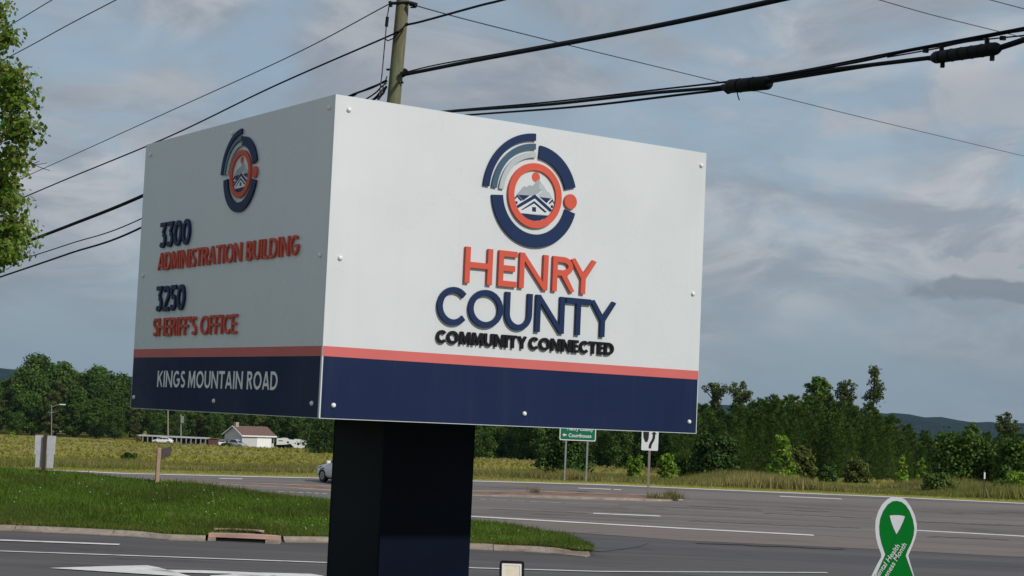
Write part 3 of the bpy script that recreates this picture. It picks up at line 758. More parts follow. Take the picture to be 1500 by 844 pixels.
# centre: mixed trees seen under the sign, behind the field
for i, (px, yt, Y) in enumerate([(x, 596+random.uniform(-4, 8), 330+random.uniform(-8, 8)) for x in range(560, 760, 36)]+[(x, 592+random.uniform(0, 8), 290+random.uniform(-6, 6)) for x in range(770, 1010, 30)]):
    g, s = top_scale(px, yt, Y, 18); place(oaks[i % 4], used, g, s, lml('dark hardwood', 'back', px, LM_C), 'tree', 'hardwoods behind the field under the sign')
for i, (px, yt, Y) in enumerate([(x, 612+random.uniform(-4, 10), 300+random.uniform(-12, 6)) for x in range(690, 800, 17)]+[(x, 622+random.uniform(-5, 8), 222+random.uniform(-8, 5)) for x in range(880, 1030, 15)]):
    g, s = top_scale(px, yt, Y, 10); place(greens[i % 3], used, g, s, lml('leafy green tree', 'front', px, LM_C), 'tree', 'front trees of the wood under the sign', sz=s)
# tall, loose trees that stand above the pines
thin1 = make_tree('hardwood_tree', 16, 1.7, 'lf_olive', 2600, .30, 44, .40, .25, True, seed=51)
g, s = top_scale(1281, 534, 225, 16); place(thin1, used, g, s, 'tallest thin straggly tree rising above the pine stand', 'tree')
for n_, (px, yt, H, sp, lab) in enumerate(((1048, 560, 15, 2.6, 'loose hardwood closest to the right edge of the county sign'), (1084, 556, 15, 2.4, 'loose hardwood with a pointed crown, second right of the county sign'), (1240, 552, 16, 2.0, 'open crowned tree between the round topped pine and the tallest thin tree'), (1473, 603, 12, 2.6, 'open hardwood above the bright bush at the far right'))):
    t_ = make_tree('hardwood_tree', H, sp, 'lf_olive', 4200, .30, 60, .35, .2, True, seed=60+n_); g, s = top_scale(px, yt, 222, H); place(t_, used, g, s, lab, 'tree')
t_ = make_tree('pine_tree', 16, 2.9, 'lf_dark', 6500, .34, 50, .45, .1, seed=71); g, s = top_scale(1197, 550, 226, 16); place(t_, used, g, s, 'tall round topped pine standing above the young pines', 'pine tree')
t_ = make_tree('pine_tree', 12, 2.2, 'lf_dark', 2600, .40, 22, .35, .15, seed=72); g, s = top_scale(1424, 618, 235, 12); place(t_, used, g, s, 'dark round pine crown against the blue hill at right', 'pine tree')
# left wood
lx = [-60, -20, 0, 18, 40, 60, 82, 104, 124, 142, 165, 186, 200]; ly = [540, 545, 552, 566, 530, 523, 527, 542, 545, 533, 545, 553, 560]
k = 0
for row, (Y, dy) in enumerate(((470, 0), (450, 8), (432, 26), (421, 48))):
    px = -55+row*9
    while px < 560:
        if px < 200: yt = np.interp(px, lx, ly)+dy+random.uniform(-2, 5)
        else: yt = 566+dy*.7+random.uniform(-4, 6)
        g, s = top_scale(px, yt, Y+random.uniform(-5, 5), 18)
        pr = olives[k % 3] if (k*7) % 10 < 3 else oaks[k % 4]
        place(pr, used, g, s, lml('leafy wood tree', ['back', 'third', 'second', 'front'][row], px, LM_L), 'tree', 'trees of the left wood' if px < 200 else 'trees behind the house'); k += 1
        px += random.uniform(24, 36)
for px in range(-420, -60, 34):
    for Y in (425, 450):
        g, s = top_scale(px, 545+random.uniform(-10, 12), Y+random.uniform(-5, 5), 18); place(oaks[k % 4], used, g, s, 'wood tree continuing past the left edge of the view', 'tree', 'trees past the left edge'); k += 1
tl = make_tree('broadleaf_tree', 12, 4.2, leafmat('lime_leaves', [(.05, .10, .014), (.085, .14, .02), (.11, .17, .03)], .25), 5000, .45, 30, .05, seed=81)
g, s = top_scale(262, 606, 412, 12); place(tl, used, g, s*.95, 'lighter green tree behind the two poles left of the grey house', 'tree')
tl2 = make_tree('broadleaf_tree', 10, 5.5, 'lf_oak', 7000, .45, 40, .02, seed=82)
g, s = top_scale(478, 612, 318, 10); place(tl2, used, g, s, 'dark tree at the field edge between the camper and the sign post', 'tree')

# bushes along the verge
def bush(name, px, ybase, ytop, Y, wpx, m, n, ls, label, seed, nb=22, cone=False, cat='bush'):
    t = at(px, ytop, Y); zb = gz(t.x, Y); H = t.z-zb; W = wpx/F_PX*Y/2
    random.seed(seed); root = empty(name, (t.x, Y, zb)); mb = MB(); blobs = []
    for i in range(nb):
        q = (i+.5)/nb; z = H*(.08+.85*q)
        pr = (1-q*.72) if cone else math.sqrt(max(.05, 1-(q*1.05-.35)**2/1.0*1.1))*.95
        a_ = i*2.4; rr_ = W*pr*random.uniform(.3, .85); br = W*random.uniform(.22, .38)*(pr*.5+.5)
        blobs.append((math.cos(a_)*rr_, math.sin(a_)*rr_, min(z, H-br*.7), br, br, br*.85))
        if i % 2 == 0: limb(mb, (random.uniform(-.1, .1), 0, 0), blobs[-1][:3], .05, .012, 3, .05)
    mb.build('stems', 'bark', root); C, Nn = blob_pts(blobs, n); V, Fq = leaves_np(C, Nn, ls)
    link('foliage', np_mesh('foliage', V, Fq, m), root); tag(root, label, cat); return root
bush('cedar_bush', 832, 697, 618, 106, 96, 'lf_cedar', 9000, .16, 'big dark cedar bush behind the green road sign', 1, 34, True)
bush('sapling', 931, 697, 666, 98, 28, 'lf_bright', 1500, .15, 'round bright green sapling left of the white arrow sign', 2, 14)
bush('sapling', 979, 697, 662, 98, 30, 'lf_bright', 1700, .15, 'round bright green sapling right of the white arrow sign', 3, 16)
bush('broadleaf_bush', 1046, 704, 637, 108, 78, 'lf_cedar', 8000, .18, 'big dark glossy bush below the right end of the county sign', 4, 34)
bush('small_tree', 1146, 700, 634, 125, 52, 'lf_bright', 2600, .22, 'light green young tree in front of the dark pines', 5, 18, True, 'tree')
bush('weed_clump', 1124, 709, 688, 96, 18, 'gr_weed', 700, .12, 'bright green weed clump left of the light green young tree', 6, 8)
bush('shrub', 1175, 700, 655, 130, 60, 'lf_olive', 3000, .22, 'olive shrub right of the light green young tree', 7, 20)
bush('shrub', 1212, 705, 680, 118, 34, 'lf_cedar', 1500, .16, 'low dark round shrub at the verge in front of the pines', 8, 14)
bush('shrub', 1255, 705, 672, 120, 50, 'lf_olive', 2600, .18, 'olive green shrub right of the low dark round shrub', 9, 18)
bush('young_tree', 1322, 706, 664, 118, 30, 'lf_bright', 1300, .2, 'slim light green sapling above the ribbon sign', 10, 12, True, 'tree')
bush('young_tree', 1350, 706, 668, 118, 24, 'lf_bright', 900, .2, 'second slim light green sapling, left of the spreading bush', 11, 12, True, 'tree')
bush('spreading_bush', 1412, 712, 634, 125, 116, 'lf_oak', 9000, .24, 'wide mid green spreading bush behind the thin marker post', 12, 40)
bush('spreading_bush', 1500, 712, 645, 122, 90, 'lf_oak', 6000, .24, 'mid green bush cut by the right edge of the view', 13, 34)
bush('shrub', 1493, 724, 692, 94, 46, 'lf_bright', 2200, .14, 'light green shrub on the verge at the right edge', 14, 16)
bush('shrub', 1465, 727, 702, 93, 30, 'gr_weed', 1200, .12, 'small weedy shrub beside the short marker post', 15, 12)
bush('shrub', 1375, 722, 694, 94, 60, 'gr_weed', 2600, .12, 'tall green weeds left of the thin marker post', 16, 16)
bush('shrub', 806, 700, 684, 95, 18, 'gr_weed', 500, .12, 'small leafy weed at the left foot of the cedar bush', 17, 8)
bush('shrub', 191, 678, 664, 130, 24, 'lf_cedar', 900, .22, 'small dark round bush in the open field on the left', 18, 10)
bush('shrub', 202, 652, 637, 395, 9, 'gr_dry', 260, .5, 'pale tan bush at the left end of the long low shed', 19, 8)
bush('shrub', 333, 655, 649, 385, 18, 'lf_oak', 400, .4, 'small bush in front of the grey house', 20, 8)
bush('shrub', 18, 640, 633, 405, 10, 'lf_bright', 200, .5, 'tiny light green bush at the left end of the gravel track', 21, 6)
bush('shrub', 1010, 700, 668, 112, 40, 'lf_oak', 1800, .2, 'green shrub between the right sapling and the dark glossy bush', 22, 14)
random.seed(99)

# near tree at the left edge of the view
def near_tree():
    Y = 27.0; base = Vector((-12.6, Y, gz(-12.6, Y))); root = empty('sweetgum_tree', base); random.seed(5)
    mb = MB(); blobs = []; top = 15.0
    limb(mb, (0, 0, -.5), (.3, 0, top*.9), .26, .05, 9, .01)
    edge = [(20, 8), (60, 30), (110, 36), (145, 46), (190, 50), (230, 40), (262, 24), (295, 34), (330, 40), (360, 34), (378, 18)]
    for (py, pxe) in edge:                       # outer sprays where the crown reaches into view
        for q in range(5):
            px = pxe-14-random.uniform(0, 9)*q; p = at(px-3, py+random.uniform(-12, 12), Y+random.uniform(-.9, .9))-base
            r_ = random.uniform(.12, .26)
            blobs.append((p.x, p.y, p.z, r_*1.3, r_*1.3, r_*.9))
            limb(mb, (.2, 0, max(3, p.z-2.2)), p, .045, .008, 6, .03)
    for i in range(150):                       # the rest of the crown
        z = random.uniform(5.0, 15); q = (z-5)/10; R_ = 4.0*math.sin(PI*(.22+.72*q))**.6
        a_ = random.uniform(0, 2*PI); rr_ = R_*math.sqrt(random.uniform(.1, 1)); p = Vector((math.cos(a_)*rr_, math.sin(a_)*rr_, z-base.z+.6))
        w_ = p+base; scr = (w_.x/w_.y)*F_PX+CX
        if scr > -8: continue
        r_ = random.uniform(.4, .8); blobs.append((p.x, p.y, p.z, r_, r_, r_*.7))
        if i % 2 == 0: limb(mb, (0, 0, max(2.5, p.z-2)), p, .05, .012, 4, .03)
    for (x0, y0, x1, y1) in ((35, 232, 73, 250), (38, 196, 64, 184), (30, 255, 58, 236)):   # bare twigs poking out
        a_ = at(x0-20, y0-4, Y)-base; b_ = at(x1, y1, Y)-base
        limb(mb, a_, b_, .012, .005, 5, .05)
        limb(mb, a_.lerp(b_, .6), b_+Vector((-.05, 0, .12)), .007, .004, 3, .05)
    mb.build('trunk', 'bark', root)
    B = np.array(blobs); n = 70000
    wg = B[:, 3]**1.15; wg /= wg.sum(); kk_ = rng.choice(len(B), n, p=wg)
    D = rng.normal(size=(n, 3)); D /= np.linalg.norm(D, axis=1, keepdims=True)
    C = B[kk_, :3]+D*rng.uniform(.3, 1.35, n)[:, None]**1.3*B[kk_, 3:6]
    V, Fq = leaves_np(C, D*.8+rng.normal(size=(n, 3))*.6+np.array([0, 0, .4]), .080)
    link('crown', np_mesh('crown', V, Fq, 'lf_near'), root)
    tag(root, 'leafy sweetgum tree reaching in from the left edge of the view', 'tree')
near_tree(); random.seed(123)

# ------------------------------------------------------------------ stroke lettering
def offs(pl, w_, closed=False):
    pl = [Vector((p[0], p[1])) for p in pl]
    pl = [p for i, p in enumerate(pl) if i == 0 or (p-pl[i-1]).length > 1e-4]; n = len(pl); A = []; B = []
    for i in range(n):
        if closed: t0 = (pl[i]-pl[i-1]); t1 = (pl[(i+1) % n]-pl[i])
        else: t0 = pl[i]-pl[i-1] if i else pl[1]-pl[0]; t1 = pl[i+1]-pl[i] if i < n-1 else t0
        t0 = t0.normalized(); t1 = t1.normalized(); n0 = Vector((-t0.y, t0.x)); n1 = Vector((-t1.y, t1.x)); m_ = n0+n1
        if m_.length < .2: m_ = n0
        m_.normalize(); k_ = w_/2/max(.35, m_.dot(n0)); A.append(pl[i]+m_*k_); B.append(pl[i]-m_*k_)
    return [(a.x, a.y) for a in A], [(b.x, b.y) for b in B]
def arcp(cx, cy, rx, ry, a0, a1, n=14):
    return [(cx+rx*math.cos(math.radians(a0+(a1-a0)*i/n)), cy+ry*math.sin(math.radians(a0+(a1-a0)*i/n))) for i in range(n+1)]
def glyph(ch, w_, h, t):
    """strokes for one capital in a w x h box, pen width t: list of (points, closed)"""
    e = t/2; L, Rr, T, Bt = e, w_-e, h-e, e; cx = w_/2; cy = h/2; rx = w_/2-e; ry = h/2-e
    s = []
    if ch == 'H': s = [([(L, 0), (L, h)], 0), ([(Rr, 0), (Rr, h)], 0), ([(L, cy*1.02), (Rr, cy*1.02)], 0)]
    elif ch == 'E': s = [([(w_, T), (L, T), (L, Bt), (w_, Bt)], 0), ([(L, cy*1.03), (w_*.9, cy*1.03)], 0)]
    elif ch == 'F': s = [([(w_, T), (L, T), (L, 0)], 0), ([(L, cy*1.0), (w_*.9, cy)], 0)]
    elif ch == 'L': s = [([(L, h), (L, Bt), (w_, Bt)], 0)]
    elif ch == 'I': s = [([(cx, 0), (cx, h)], 0)]
    elif ch == 'N': s = [([(L, 0), (L, h)], 0), ([(Rr, 0), (Rr, h)], 0), ([(L, h*.985), (Rr, h*.015)], 0)]
    elif ch == 'M': s = [([(L, 0), (L+w_*.06, h)], 0), ([(Rr, 0), (Rr-w_*.06, h)], 0), ([(L+w_*.07, h*.98), (cx, h*.18), (Rr-w_*.07, h*.98)], 0)]
    elif ch == 'T': s = [([(0, T), (w_, T)], 0), ([(cx, 0), (cx, h-e)], 0)]
    elif ch == 'Y': s = [([(e*.9, h), (cx, h*.46)], 0), ([(w_-e*.9, h), (cx, h*.46)], 0), ([(cx, 0), (cx, h*.5)], 0)]
    elif ch == 'A': s = [([(e*.8, 0), (cx-e*.2, h)], 0), ([(w_-e*.8, 0), (cx+e*.2, h)], 0), ([(w_*.24, h*.28), (w_*.76, h*.28)], 0)]
    elif ch == 'K': s = [([(L, 0), (L, h)], 0), ([(L, h*.42), (w_-e, h)], 0), ([(w_*.38, h*.58), (w_-e*.7, 0)], 0)]
    elif ch == 'U':
        ry2 = min(rx, h*.5); s = [([(L, h)]+arcp(cx, e+ry2, rx, ry2, 180, 360)+[(Rr, h)], 0)]
    elif ch == 'O': s = [(arcp(cx, cy, rx, ry, 0, 346, 26), 1)]
    elif ch == '0': s = [(arcp(cx, cy, rx, ry, 0, 346, 26), 1)]
    elif ch == 'C': s = [(arcp(cx+w_*.08, cy, rx+w_*.06, ry, 42, 318, 22), 0)]
    elif ch == 'G': s = [(arcp(cx+w_*.02, cy, rx, ry, 48, 335, 22)+[(Rr, h*.46)], 0), ([(w_*.58, h*.46), (w_, h*.46)], 0)]
    elif ch == 'D': s = [([(L, 0), (L, h)], 0), ([(L, T), (w_*.35, T)]+arcp(w_*.35, cy, w_*.65-e, ry, 90, -90, 16)+[(L, Bt)], 0)]
    elif ch == 'R': s = [([(L, 0), (L, h)], 0), ([(L, T), (w_*.45, T)]+arcp(w_*.45, h*.73, w_*.45-e, h*.27-e, 90, -90, 12)+[(L, h*.46+e)], 0), ([(w_*.45, h*.46+e), (w_-e*.8, 0)], 0)]
    elif ch == 'B': s = [([(L, 0), (L, h)], 0), ([(L, T), (w_*.45, T)]+arcp(w_*.45, h*.75, w_*.42-e, h*.25-e, 90, -90, 10)+[(L, h*.5+e)], 0), ([(L, h*.5), (w_*.5, h*.5)]+arcp(w_*.5, h*.26, w_*.5-e, h*.26-e*.6, 90, -90, 10)+[(L, Bt)], 0)]
    elif ch == 'S': s = [(arcp(cx, h*.74, rx, h*.26-e, 35, 262, 14)[:-1]+arcp(cx, h*.27, rx, h*.27-e, 82, -145, 14), 0)]
    elif ch == '3': s = [([(w_*.05, T), (w_*.92, T), (w_*.45, h*.58)], 0), (arcp(cx*.9, h*.31, rx, h*.31-e, 88, -140, 14), 0)]
    elif ch == '2': s = [(arcp(cx, h*.70, rx, h*.30-e, 160, -30, 14)+[(e*1.2, Bt), (w_, Bt)], 0)]
    elif ch == '5': s = [([(w_*.92, T), (w_*.2, T), (w_*.12, h*.58)], 0), (arcp(cx*.92, h*.32, rx, h*.32-e, 120, -145, 14), 0)]
    elif ch == "'": s = [([(cx, h), (cx, h*.68)], 0)]
    return s
WD = {'H': .86, 'E': .58, 'F': .56, 'L': .52, 'I': .22, 'N': .90, 'M': 1.02, 'T': .74, 'Y': .80, 'A': .86, 'K': .74, 'U': .82, 'O': 1.02, '0': .72, 'C': .84, 'G': .92, 'D': .88, 'R': .72, 'B': .68, 'S': .60, '3': .62, '2': .64, '5': .62, "'": .2, ' ': .4}
def letter(ch, x0, x1, y0, y1, t, fn, depth, m, parent, base=0.0, name='letter', wx=1.0):
    """pen width t in v units; wx stretches the pen sideways"""
    w_ = x1-x0; h = y1-y0; mb = MB(); lvl = 0
    for pts, closed in glyph(ch, w_, h, t):
        A, B = offs(pts, t, closed); cl = lambda a, b: (x0+min(w_, max(0, a)), y0+min(h, max(0, b)))
        A = [cl(a, b) for a, b in A]; B = [cl(a, b) for a, b in B]
        mb.ring(A, B, fn, base, base+depth+lvl*.0003, bool(closed)); lvl += 1
    return mb.build(name, m, parent)
def text_line(txt, x0, x1, y0, y1, t, fn, depth, m, parent, gap=.14, **kw):
    tot = sum(WD[c] for c in txt)+gap*(len(txt)-1); sc = (x1-x0)/tot; x = x0
    for c in txt:
        if c != ' ': letter(c, x, x+WD[c]*sc, y0, y1, t, fn, depth, m, parent, **kw)
        x += (WD[c]+gap)*sc

# ------------------------------------------------------------------ the county sign
W_S, H_S = 2.77, 1.844
top = at(492, 138, 9.8); ZB = at(465, 613, 9.8).z; ORG = Vector((top.x, top.y, ZB))
DR = Vector((.82744, .56157, 0)).normalized(); DL = Vector((-DR.y, DR.x, 0))
NR = Vector((DR.y, -DR.x, 0)); NL = -DR      # outward normals of right and left faces
def onface(x, y, dv, nrm):
    d = ray(x, y); t = ((ORG-CAM).dot(nrm))/d.dot(nrm); P = CAM+d*t; return (P-ORG).dot(dv), P.z-ORG.z
sign = empty('county_sign', (ORG.x+(DR.x+DL.x)*W_S/2, ORG.y+(DR.y+DL.y)*W_S/2, 2.30)); sl_ = sign.location
tag(sign, 'big white cube shaped Henry County sign on a dark navy post', 'sign')
def fr(u, v, d): return ORG+DR*u+NR*d+Vector((0, 0, v))-sl_         # right face: u left->right
def fl(u, v, d): return ORG+DL*(W_S-u)+NL*d+Vector((0, 0, v))-sl_   # left face: u reads left->right
def fb(u, v, d): return ORG+DL*W_S+DR*(W_S-u)-NR*d+Vector((0, 0, v))-sl_
def fk(u, v, d): return ORG+DR*W_S+DL*u-NL*d+Vector((0, 0, v))-sl_
rect = lambda a, b, c, d: [(a, b), (c, b), (c, d), (a, d)]
def side(fn, cut0=0.0, cut1=0.0):
    p = MB().prism(rect(cut0, 0, W_S-cut1, H_S), fn, -.012, 0).build('side_panel', 'white', sign)
    MB().prism(rect(cut0+.002, .352, W_S-cut1-.002, .409), fn, 0, .0012).build('coral_stripe', 'stripe', p)
    MB().prism(rect(cut0+.008, .004, W_S-cut1-.006, .3515), fn, 0, .0012).build('navy_band', 'navy', p)
    return p
pr = side(fr); pl_ = side(fl, 0, .013); pb = side(fb, 0, .013); pk = side(fk, .013, .013)
MB().prism([(.02, .02), (W_S-.02, .02), (W_S-.02, W_S-.02), (.02, W_S-.02)], lambda u, v, d: ORG+DR*u+DL*v+Vector((0, 0, d))-sl_, .015, .03).build('soffit', 'post', sign)
MB().prism([(.02, .02), (W_S-.02, .02), (W_S-.02, W_S-.02), (.02, W_S-.02)], lambda u, v, d: ORG+DR*u+DL*v+Vector((0, 0, d))-sl_, H_S-.03, H_S-.01).build('top_cap', 'white', sign)
s0, s1 = W_S/2-.345, W_S/2+.345
pf = lambda u, v, d: ORG+DR*u+DL*v+Vector((0, 0, d))-sl_
MB().prism([(s0+.02, s0+.02), (s1-.02, s0+.02), (s1-.02, s1-.02), (s0+.02, s1-.02)], pf, 2.0-ORG.z, .014).build('post', 'post', sign)
for fn_, nm in ((lambda u, v, d: pf(s0+u, s0-d, v), 0), (lambda u, v, d: pf(s0-d, s1-u, v), 1), (lambda u, v, d: pf(s1-u, s1+d, v), 2), (lambda u, v, d: pf(s1+d, s0+u, v), 3)):
    c_ = .003 if nm % 2 else 0
    MB().prism(rect(c_, 2.25-ORG.z, .69-c_, .012), fn_, -.019, 0).build('post_cladding', 'post', sign)
MB().prism([(s0-.25, s0-.25), (s1+.25, s0-.25), (s1+.25, s1+.25), (s0-.25, s1+.25)], pf, 1.9-ORG.z, 2.36-ORG.z).build('concrete_footing', 'conc', sign)

ds = .016
def word(spec, y0, y1, t, m):
    for ch, a_, b_ in spec: letter(ch, a_-.010, b_-.010, y0, y1, t, fr, ds, m, pr, base=.004)
word([('H', .925, 1.120), ('E', 1.165, 1.298), ('N', 1.318, 1.530), ('R', 1.566, 1.735), ('Y', 1.703, 1.900)], .838, 1.055, .035, 'coral')
word([('C', .742, .945), ('O', .963, 1.210), ('U', 1.225, 1.424), ('N', 1.452, 1.668), ('T', 1.680, 1.870), ('Y', 1.864, 2.068)], .580, .808, .035, 'letter_navy')
text_line('COMMUNITY', .740, 1.385, .470, .548, .0175, fr, .014, 'letter_black', pr, gap=.10, base=.004)
text_line('CONNECTED', 1.404, 2.055, .470, .548, .0175, fr, .014, 'letter_black', pr, gap=.10, base=.004)
dl = .013
rl = lambda u: W_S-u
text_line('3300', rl(2.40), rl(1.90), 1.092, 1.265, .029, fl, dl, 'letter_navy', pl_, gap=.07, base=.004)
text_line('ADMINISTRATION', rl(2.40), rl(1.105), .940, 1.060, .0165, fl, dl, 'coral', pl_, gap=.10, base=.004)
text_line('BUILDING', rl(1.032), rl(.34), .940, 1.060, .0165, fl, dl, 'coral', pl_, gap=.12, base=.004)
text_line('3250', rl(2.40), rl(1.925), .660, .832, .029, fl, dl, 'letter_navy', pl_, gap=.07, base=.004)
text_line("SHERIFF'S", rl(2.42), rl(1.715), .493, .615, .0165, fl, dl, 'coral', pl_, gap=.10, base=.004)
text_line('OFFICE', rl(1.65), rl(1.115), .493, .615, .0165, fl, dl, 'coral', pl_, gap=.10, base=.004)
for tx, a_, b_ in (('KINGS', 2.32, 1.865), ('MOUNTAIN', 1.815, 1.005), ('ROAD', .945, .535)):
    text_line(tx, rl(a_), rl(b_), .152, .262, .0185, fl, .0012, 'hwwhite', pl_, gap=.13, base=.0014)

# emblem
def cpx(x, y):                 # crop pixel of the right emblem -> offset from the ring centre
    u, v = onface(720+x/7.03, 220+y/7.03, DR, NR); return (u-1.4125, v-1.412)
def emblem(fn, cu, cv, k, par, dz):
    A = lambda r, a0, a1, n=28: arcp(cu, cv, r*k, r*k, a0, a1, n)
    def band(r0, r1, a0, a1, m, d0, d1, closed=False, name='emblem_arc'):
        o_ = A(r1, a0, a1) if not closed else arcp(cu, cv, r1*k, r1*k, 0, 352.5, 47); i_ = A(r0, a0, a1) if not closed else arcp(cu, cv, r0*k, r0*k, 0, 352.5, 47)
        return MB().ring(o_, i_, fn, d0, d1, closed).build(name, m, par)
    band(.338, .382, 92, 176.5, 'letter_navy', .003, dz); band(.284, .320, 92, 176.5, 'teal', .003, dz); band(.234, .267, 92, 176.5, 'ltgrey', .003, dz)
    band(.233, .314, 86, 15.5, 'letter_navy', .003, dz); band(.238, .318, 185, 345.5, 'letter_navy', .003, dz)
    band(.156, .200, 0, 360, 'coral', .003, dz*1.05, True, 'emblem_ring')
    MB().prism(arcp(cu+.270*k, cv-.008*k, .047*k, .047*k, 0, 348.75, 31), fn, .003, dz).build('emblem_dot', 'coral', par)
    MB().prism(arcp(cu, cv, .157*k, .157*k, 0, 350, 35), fn, 0.0005, .004).build('emblem_disc', 'white', par)
    def pg(pts, m, lv, name):
        q = [cpx(*p) for p in pts]; q = [(cu+a*k, cv+b*k) for a, b in q]
        # keep inside the disc
        q2 = []
        for a, b in q:
            r_ = math.hypot(a-cu, b-cv); f_ = min(1, .155*k/r_) if r_ > 0 else 1; q2.append((cu+(a-cu)*f_, cv+(b-cv)*f_))
        MB().prism(q2, fn, .004, .0045+lv*.0005).build(name, m, par)
    sc = cpx(467, 282); MB().prism(arcp(cu+sc[0]*k, cv+sc[1]*k, .031*k, .031*k, 0, 345, 23), fn, .004, .0046).build('emblem_sun', 'coral', par)
    pg([(492, 303), (510, 340), (503, 395), (530, 415), (480, 455), (440, 472), (262, 464), (300, 425), (330, 385), (350, 372), (368, 385), (400, 362), (432, 372)], 'mtgrey', 1, 'emblem_mountain')
    pg([(500, 308), (545, 368), (585, 432), (604, 438), (640, 505), (520, 492), (490, 462), (535, 425), (512, 400), (514, 345)], 'ltgrey', 1, 'emblem_mountain')
    pg([(285, 462), (405, 470), (335, 522)], 'letter_navy', 2, 'emblem_roof'); pg([(505, 486), (622, 500), (577, 548)], 'letter_navy', 2, 'emblem_roof')
    wh = [(262, 580), (455, 462), (655, 628), (600, 680), (310, 652)]
    pg(wh, 'white', 3, 'emblem_house')
    pg([(266, 575), (455, 460), (455, 500), (275, 604)], 'letter_navy', 5, 'emblem_roof'); pg([(455, 460), (632, 618), (612, 642), (455, 500)], 'letter_navy', 6, 'emblem_roof')
    pg([(312, 617), (448, 527), (448, 551), (332, 617)], 'letter_navy', 5, 'emblem_roof'); pg([(448, 527), (577, 640), (555, 645), (448, 551)], 'letter_navy', 6, 'emblem_roof')
    pg([(427, 588), (466, 591), (466, 638), (427, 634)], 'letter_navy', 5, 'emblem_window')
    pg([(240, 500), (275, 462), (275, 482), (246, 514)], 'letter_navy', 5, 'emblem_roof'); pg([(275, 462), (325, 520), (308, 522), (275, 482)], 'letter_navy', 6, 'emblem_roof')
    pg([(597, 552), (635, 507), (637, 528), (612, 556)], 'letter_navy', 5, 'emblem_roof'); pg([(635, 507), (664, 552), (652, 553), (637, 528)], 'letter_navy', 6, 'emblem_roof')
    pg([(254, 530), (276, 530), (276, 554), (254, 554)], 'letter_navy', 5, 'emblem_window'); pg([(620, 570), (641, 571), (641, 596), (620, 595)], 'letter_navy', 5, 'emblem_window')
    pg([(308, 652), (450, 668), (592, 682), (560, 705), (505, 726), (450, 731), (390, 714), (345, 688)], 'letter_navy', 5, 'emblem_base')
emblem(fr, 1.402, 1.412, 1.0, pr, .016)
emblem(fl, rl(1.185), 1.492, .755, pl_, .014)
# screws
def screw(fn, u, v, par):
    mb = MB(); n = 10; rings = [(.0145, 0), (.0145, .005), (.0105, .011), (.0045, .0135)]
    vs = [fn(u+r*math.cos(2*PI*i/n), v+r*math.sin(2*PI*i/n), d+.0012) for r, d in rings for i in range(n)]
    fs = [(j*n+i, j*n+(i+1) % n, (j+1)*n+(i+1) % n, (j+1)*n+i) for j in range(3) for i in range(n)]+[tuple(3*n+i for i in range(n))]
    mb.add(vs, fs).build('screw', 'screw', par, True)
for u, v in ((.089, 1.766), (2.728, 1.757), (.081, .913), (2.697, .908), (.086, .077), (1.400, .079), (2.703, .075)): screw(fr, u, v, pr)
for u, v in ((2.674, 1.763), (1.352, 1.770), (.066, 1.774), (2.679, .919), (.088, .928), (2.708, .077), (1.401, .074), (.089, .083)): screw(fl, rl(u), v, pl_)

# ------------------------------------------------------------------ floodlight behind the sign post
fp = at(750, 834, 12.6); gzv = gz(fp.x, fp.y)
fl_ = empty('floodlight', (fp.x, fp.y, gzv), math.radians(4)); tag(fl_, 'small dark floodlight with a pale rectangular lens beside the sign post', 'floodlight')
hz_ = fp.z-gzv; tl_ = Matrix.Rotation(math.radians(-22), 3, 'X')
def tb(c, d, nm, m, off=0):
    v = tl_ @ Vector((c[0], c[1], c[2])); MB().box((v.x, v.y, v.z+hz_-.015), d, 0, tl_).build(nm, m, fl_)
def loop_prism(w_, h_, r_):
    p = []
    for cx_, cz_, a0 in ((w_/2-r_, h_/2-r_, 0), (-w_/2+r_, h_/2-r_, 90), (-w_/2+r_, -h_/2+r_, 180), (w_/2-r_, -h_/2+r_, 270)): p += arcp(cx_, cz_, r_, r_, a0, a0+90, 4)
    return p
def tfn(u, v, d):
    q = tl_ @ Vector((u, -d, v)); return Vector((q.x, q.y, q.z+hz_-.015))
MB().prism(loop_prism(.176, .15, .018), tfn, -.035, .0).build('housing', 'dark', fl_)
MB().ring(loop_prism(.176, .15, .018), loop_prism(.146, .116, .006), tfn, .0, .012).build('bezel', 'dark', fl_)
MB().ring(loop_prism(.145, .115, .006), loop_prism(.112, .082, .004), tfn, .001, .006).build('reflector', 'screw', fl_)
MB().prism(loop_prism(.111, .081, .004), tfn, .001, .003).build('lens', 'lens', fl_)
for i in range(7): tb((-.066+i*.022, .05, 0), (.004, .03, .12), 'cooling_fin', 'dark')
MB().box((0, .02, hz_-.12), (.16, .02, .012)).box((-.08, .02, hz_-.075), (.008, .02, .09)).box((.08, .02, hz_-.075), (.008, .02, .09)).build('bracket', 'dark', fl_)
MB().tube([(0, .02, -.15), (0, .02, hz_-.12)], .016, 8).build('stake', 'dark', fl_)

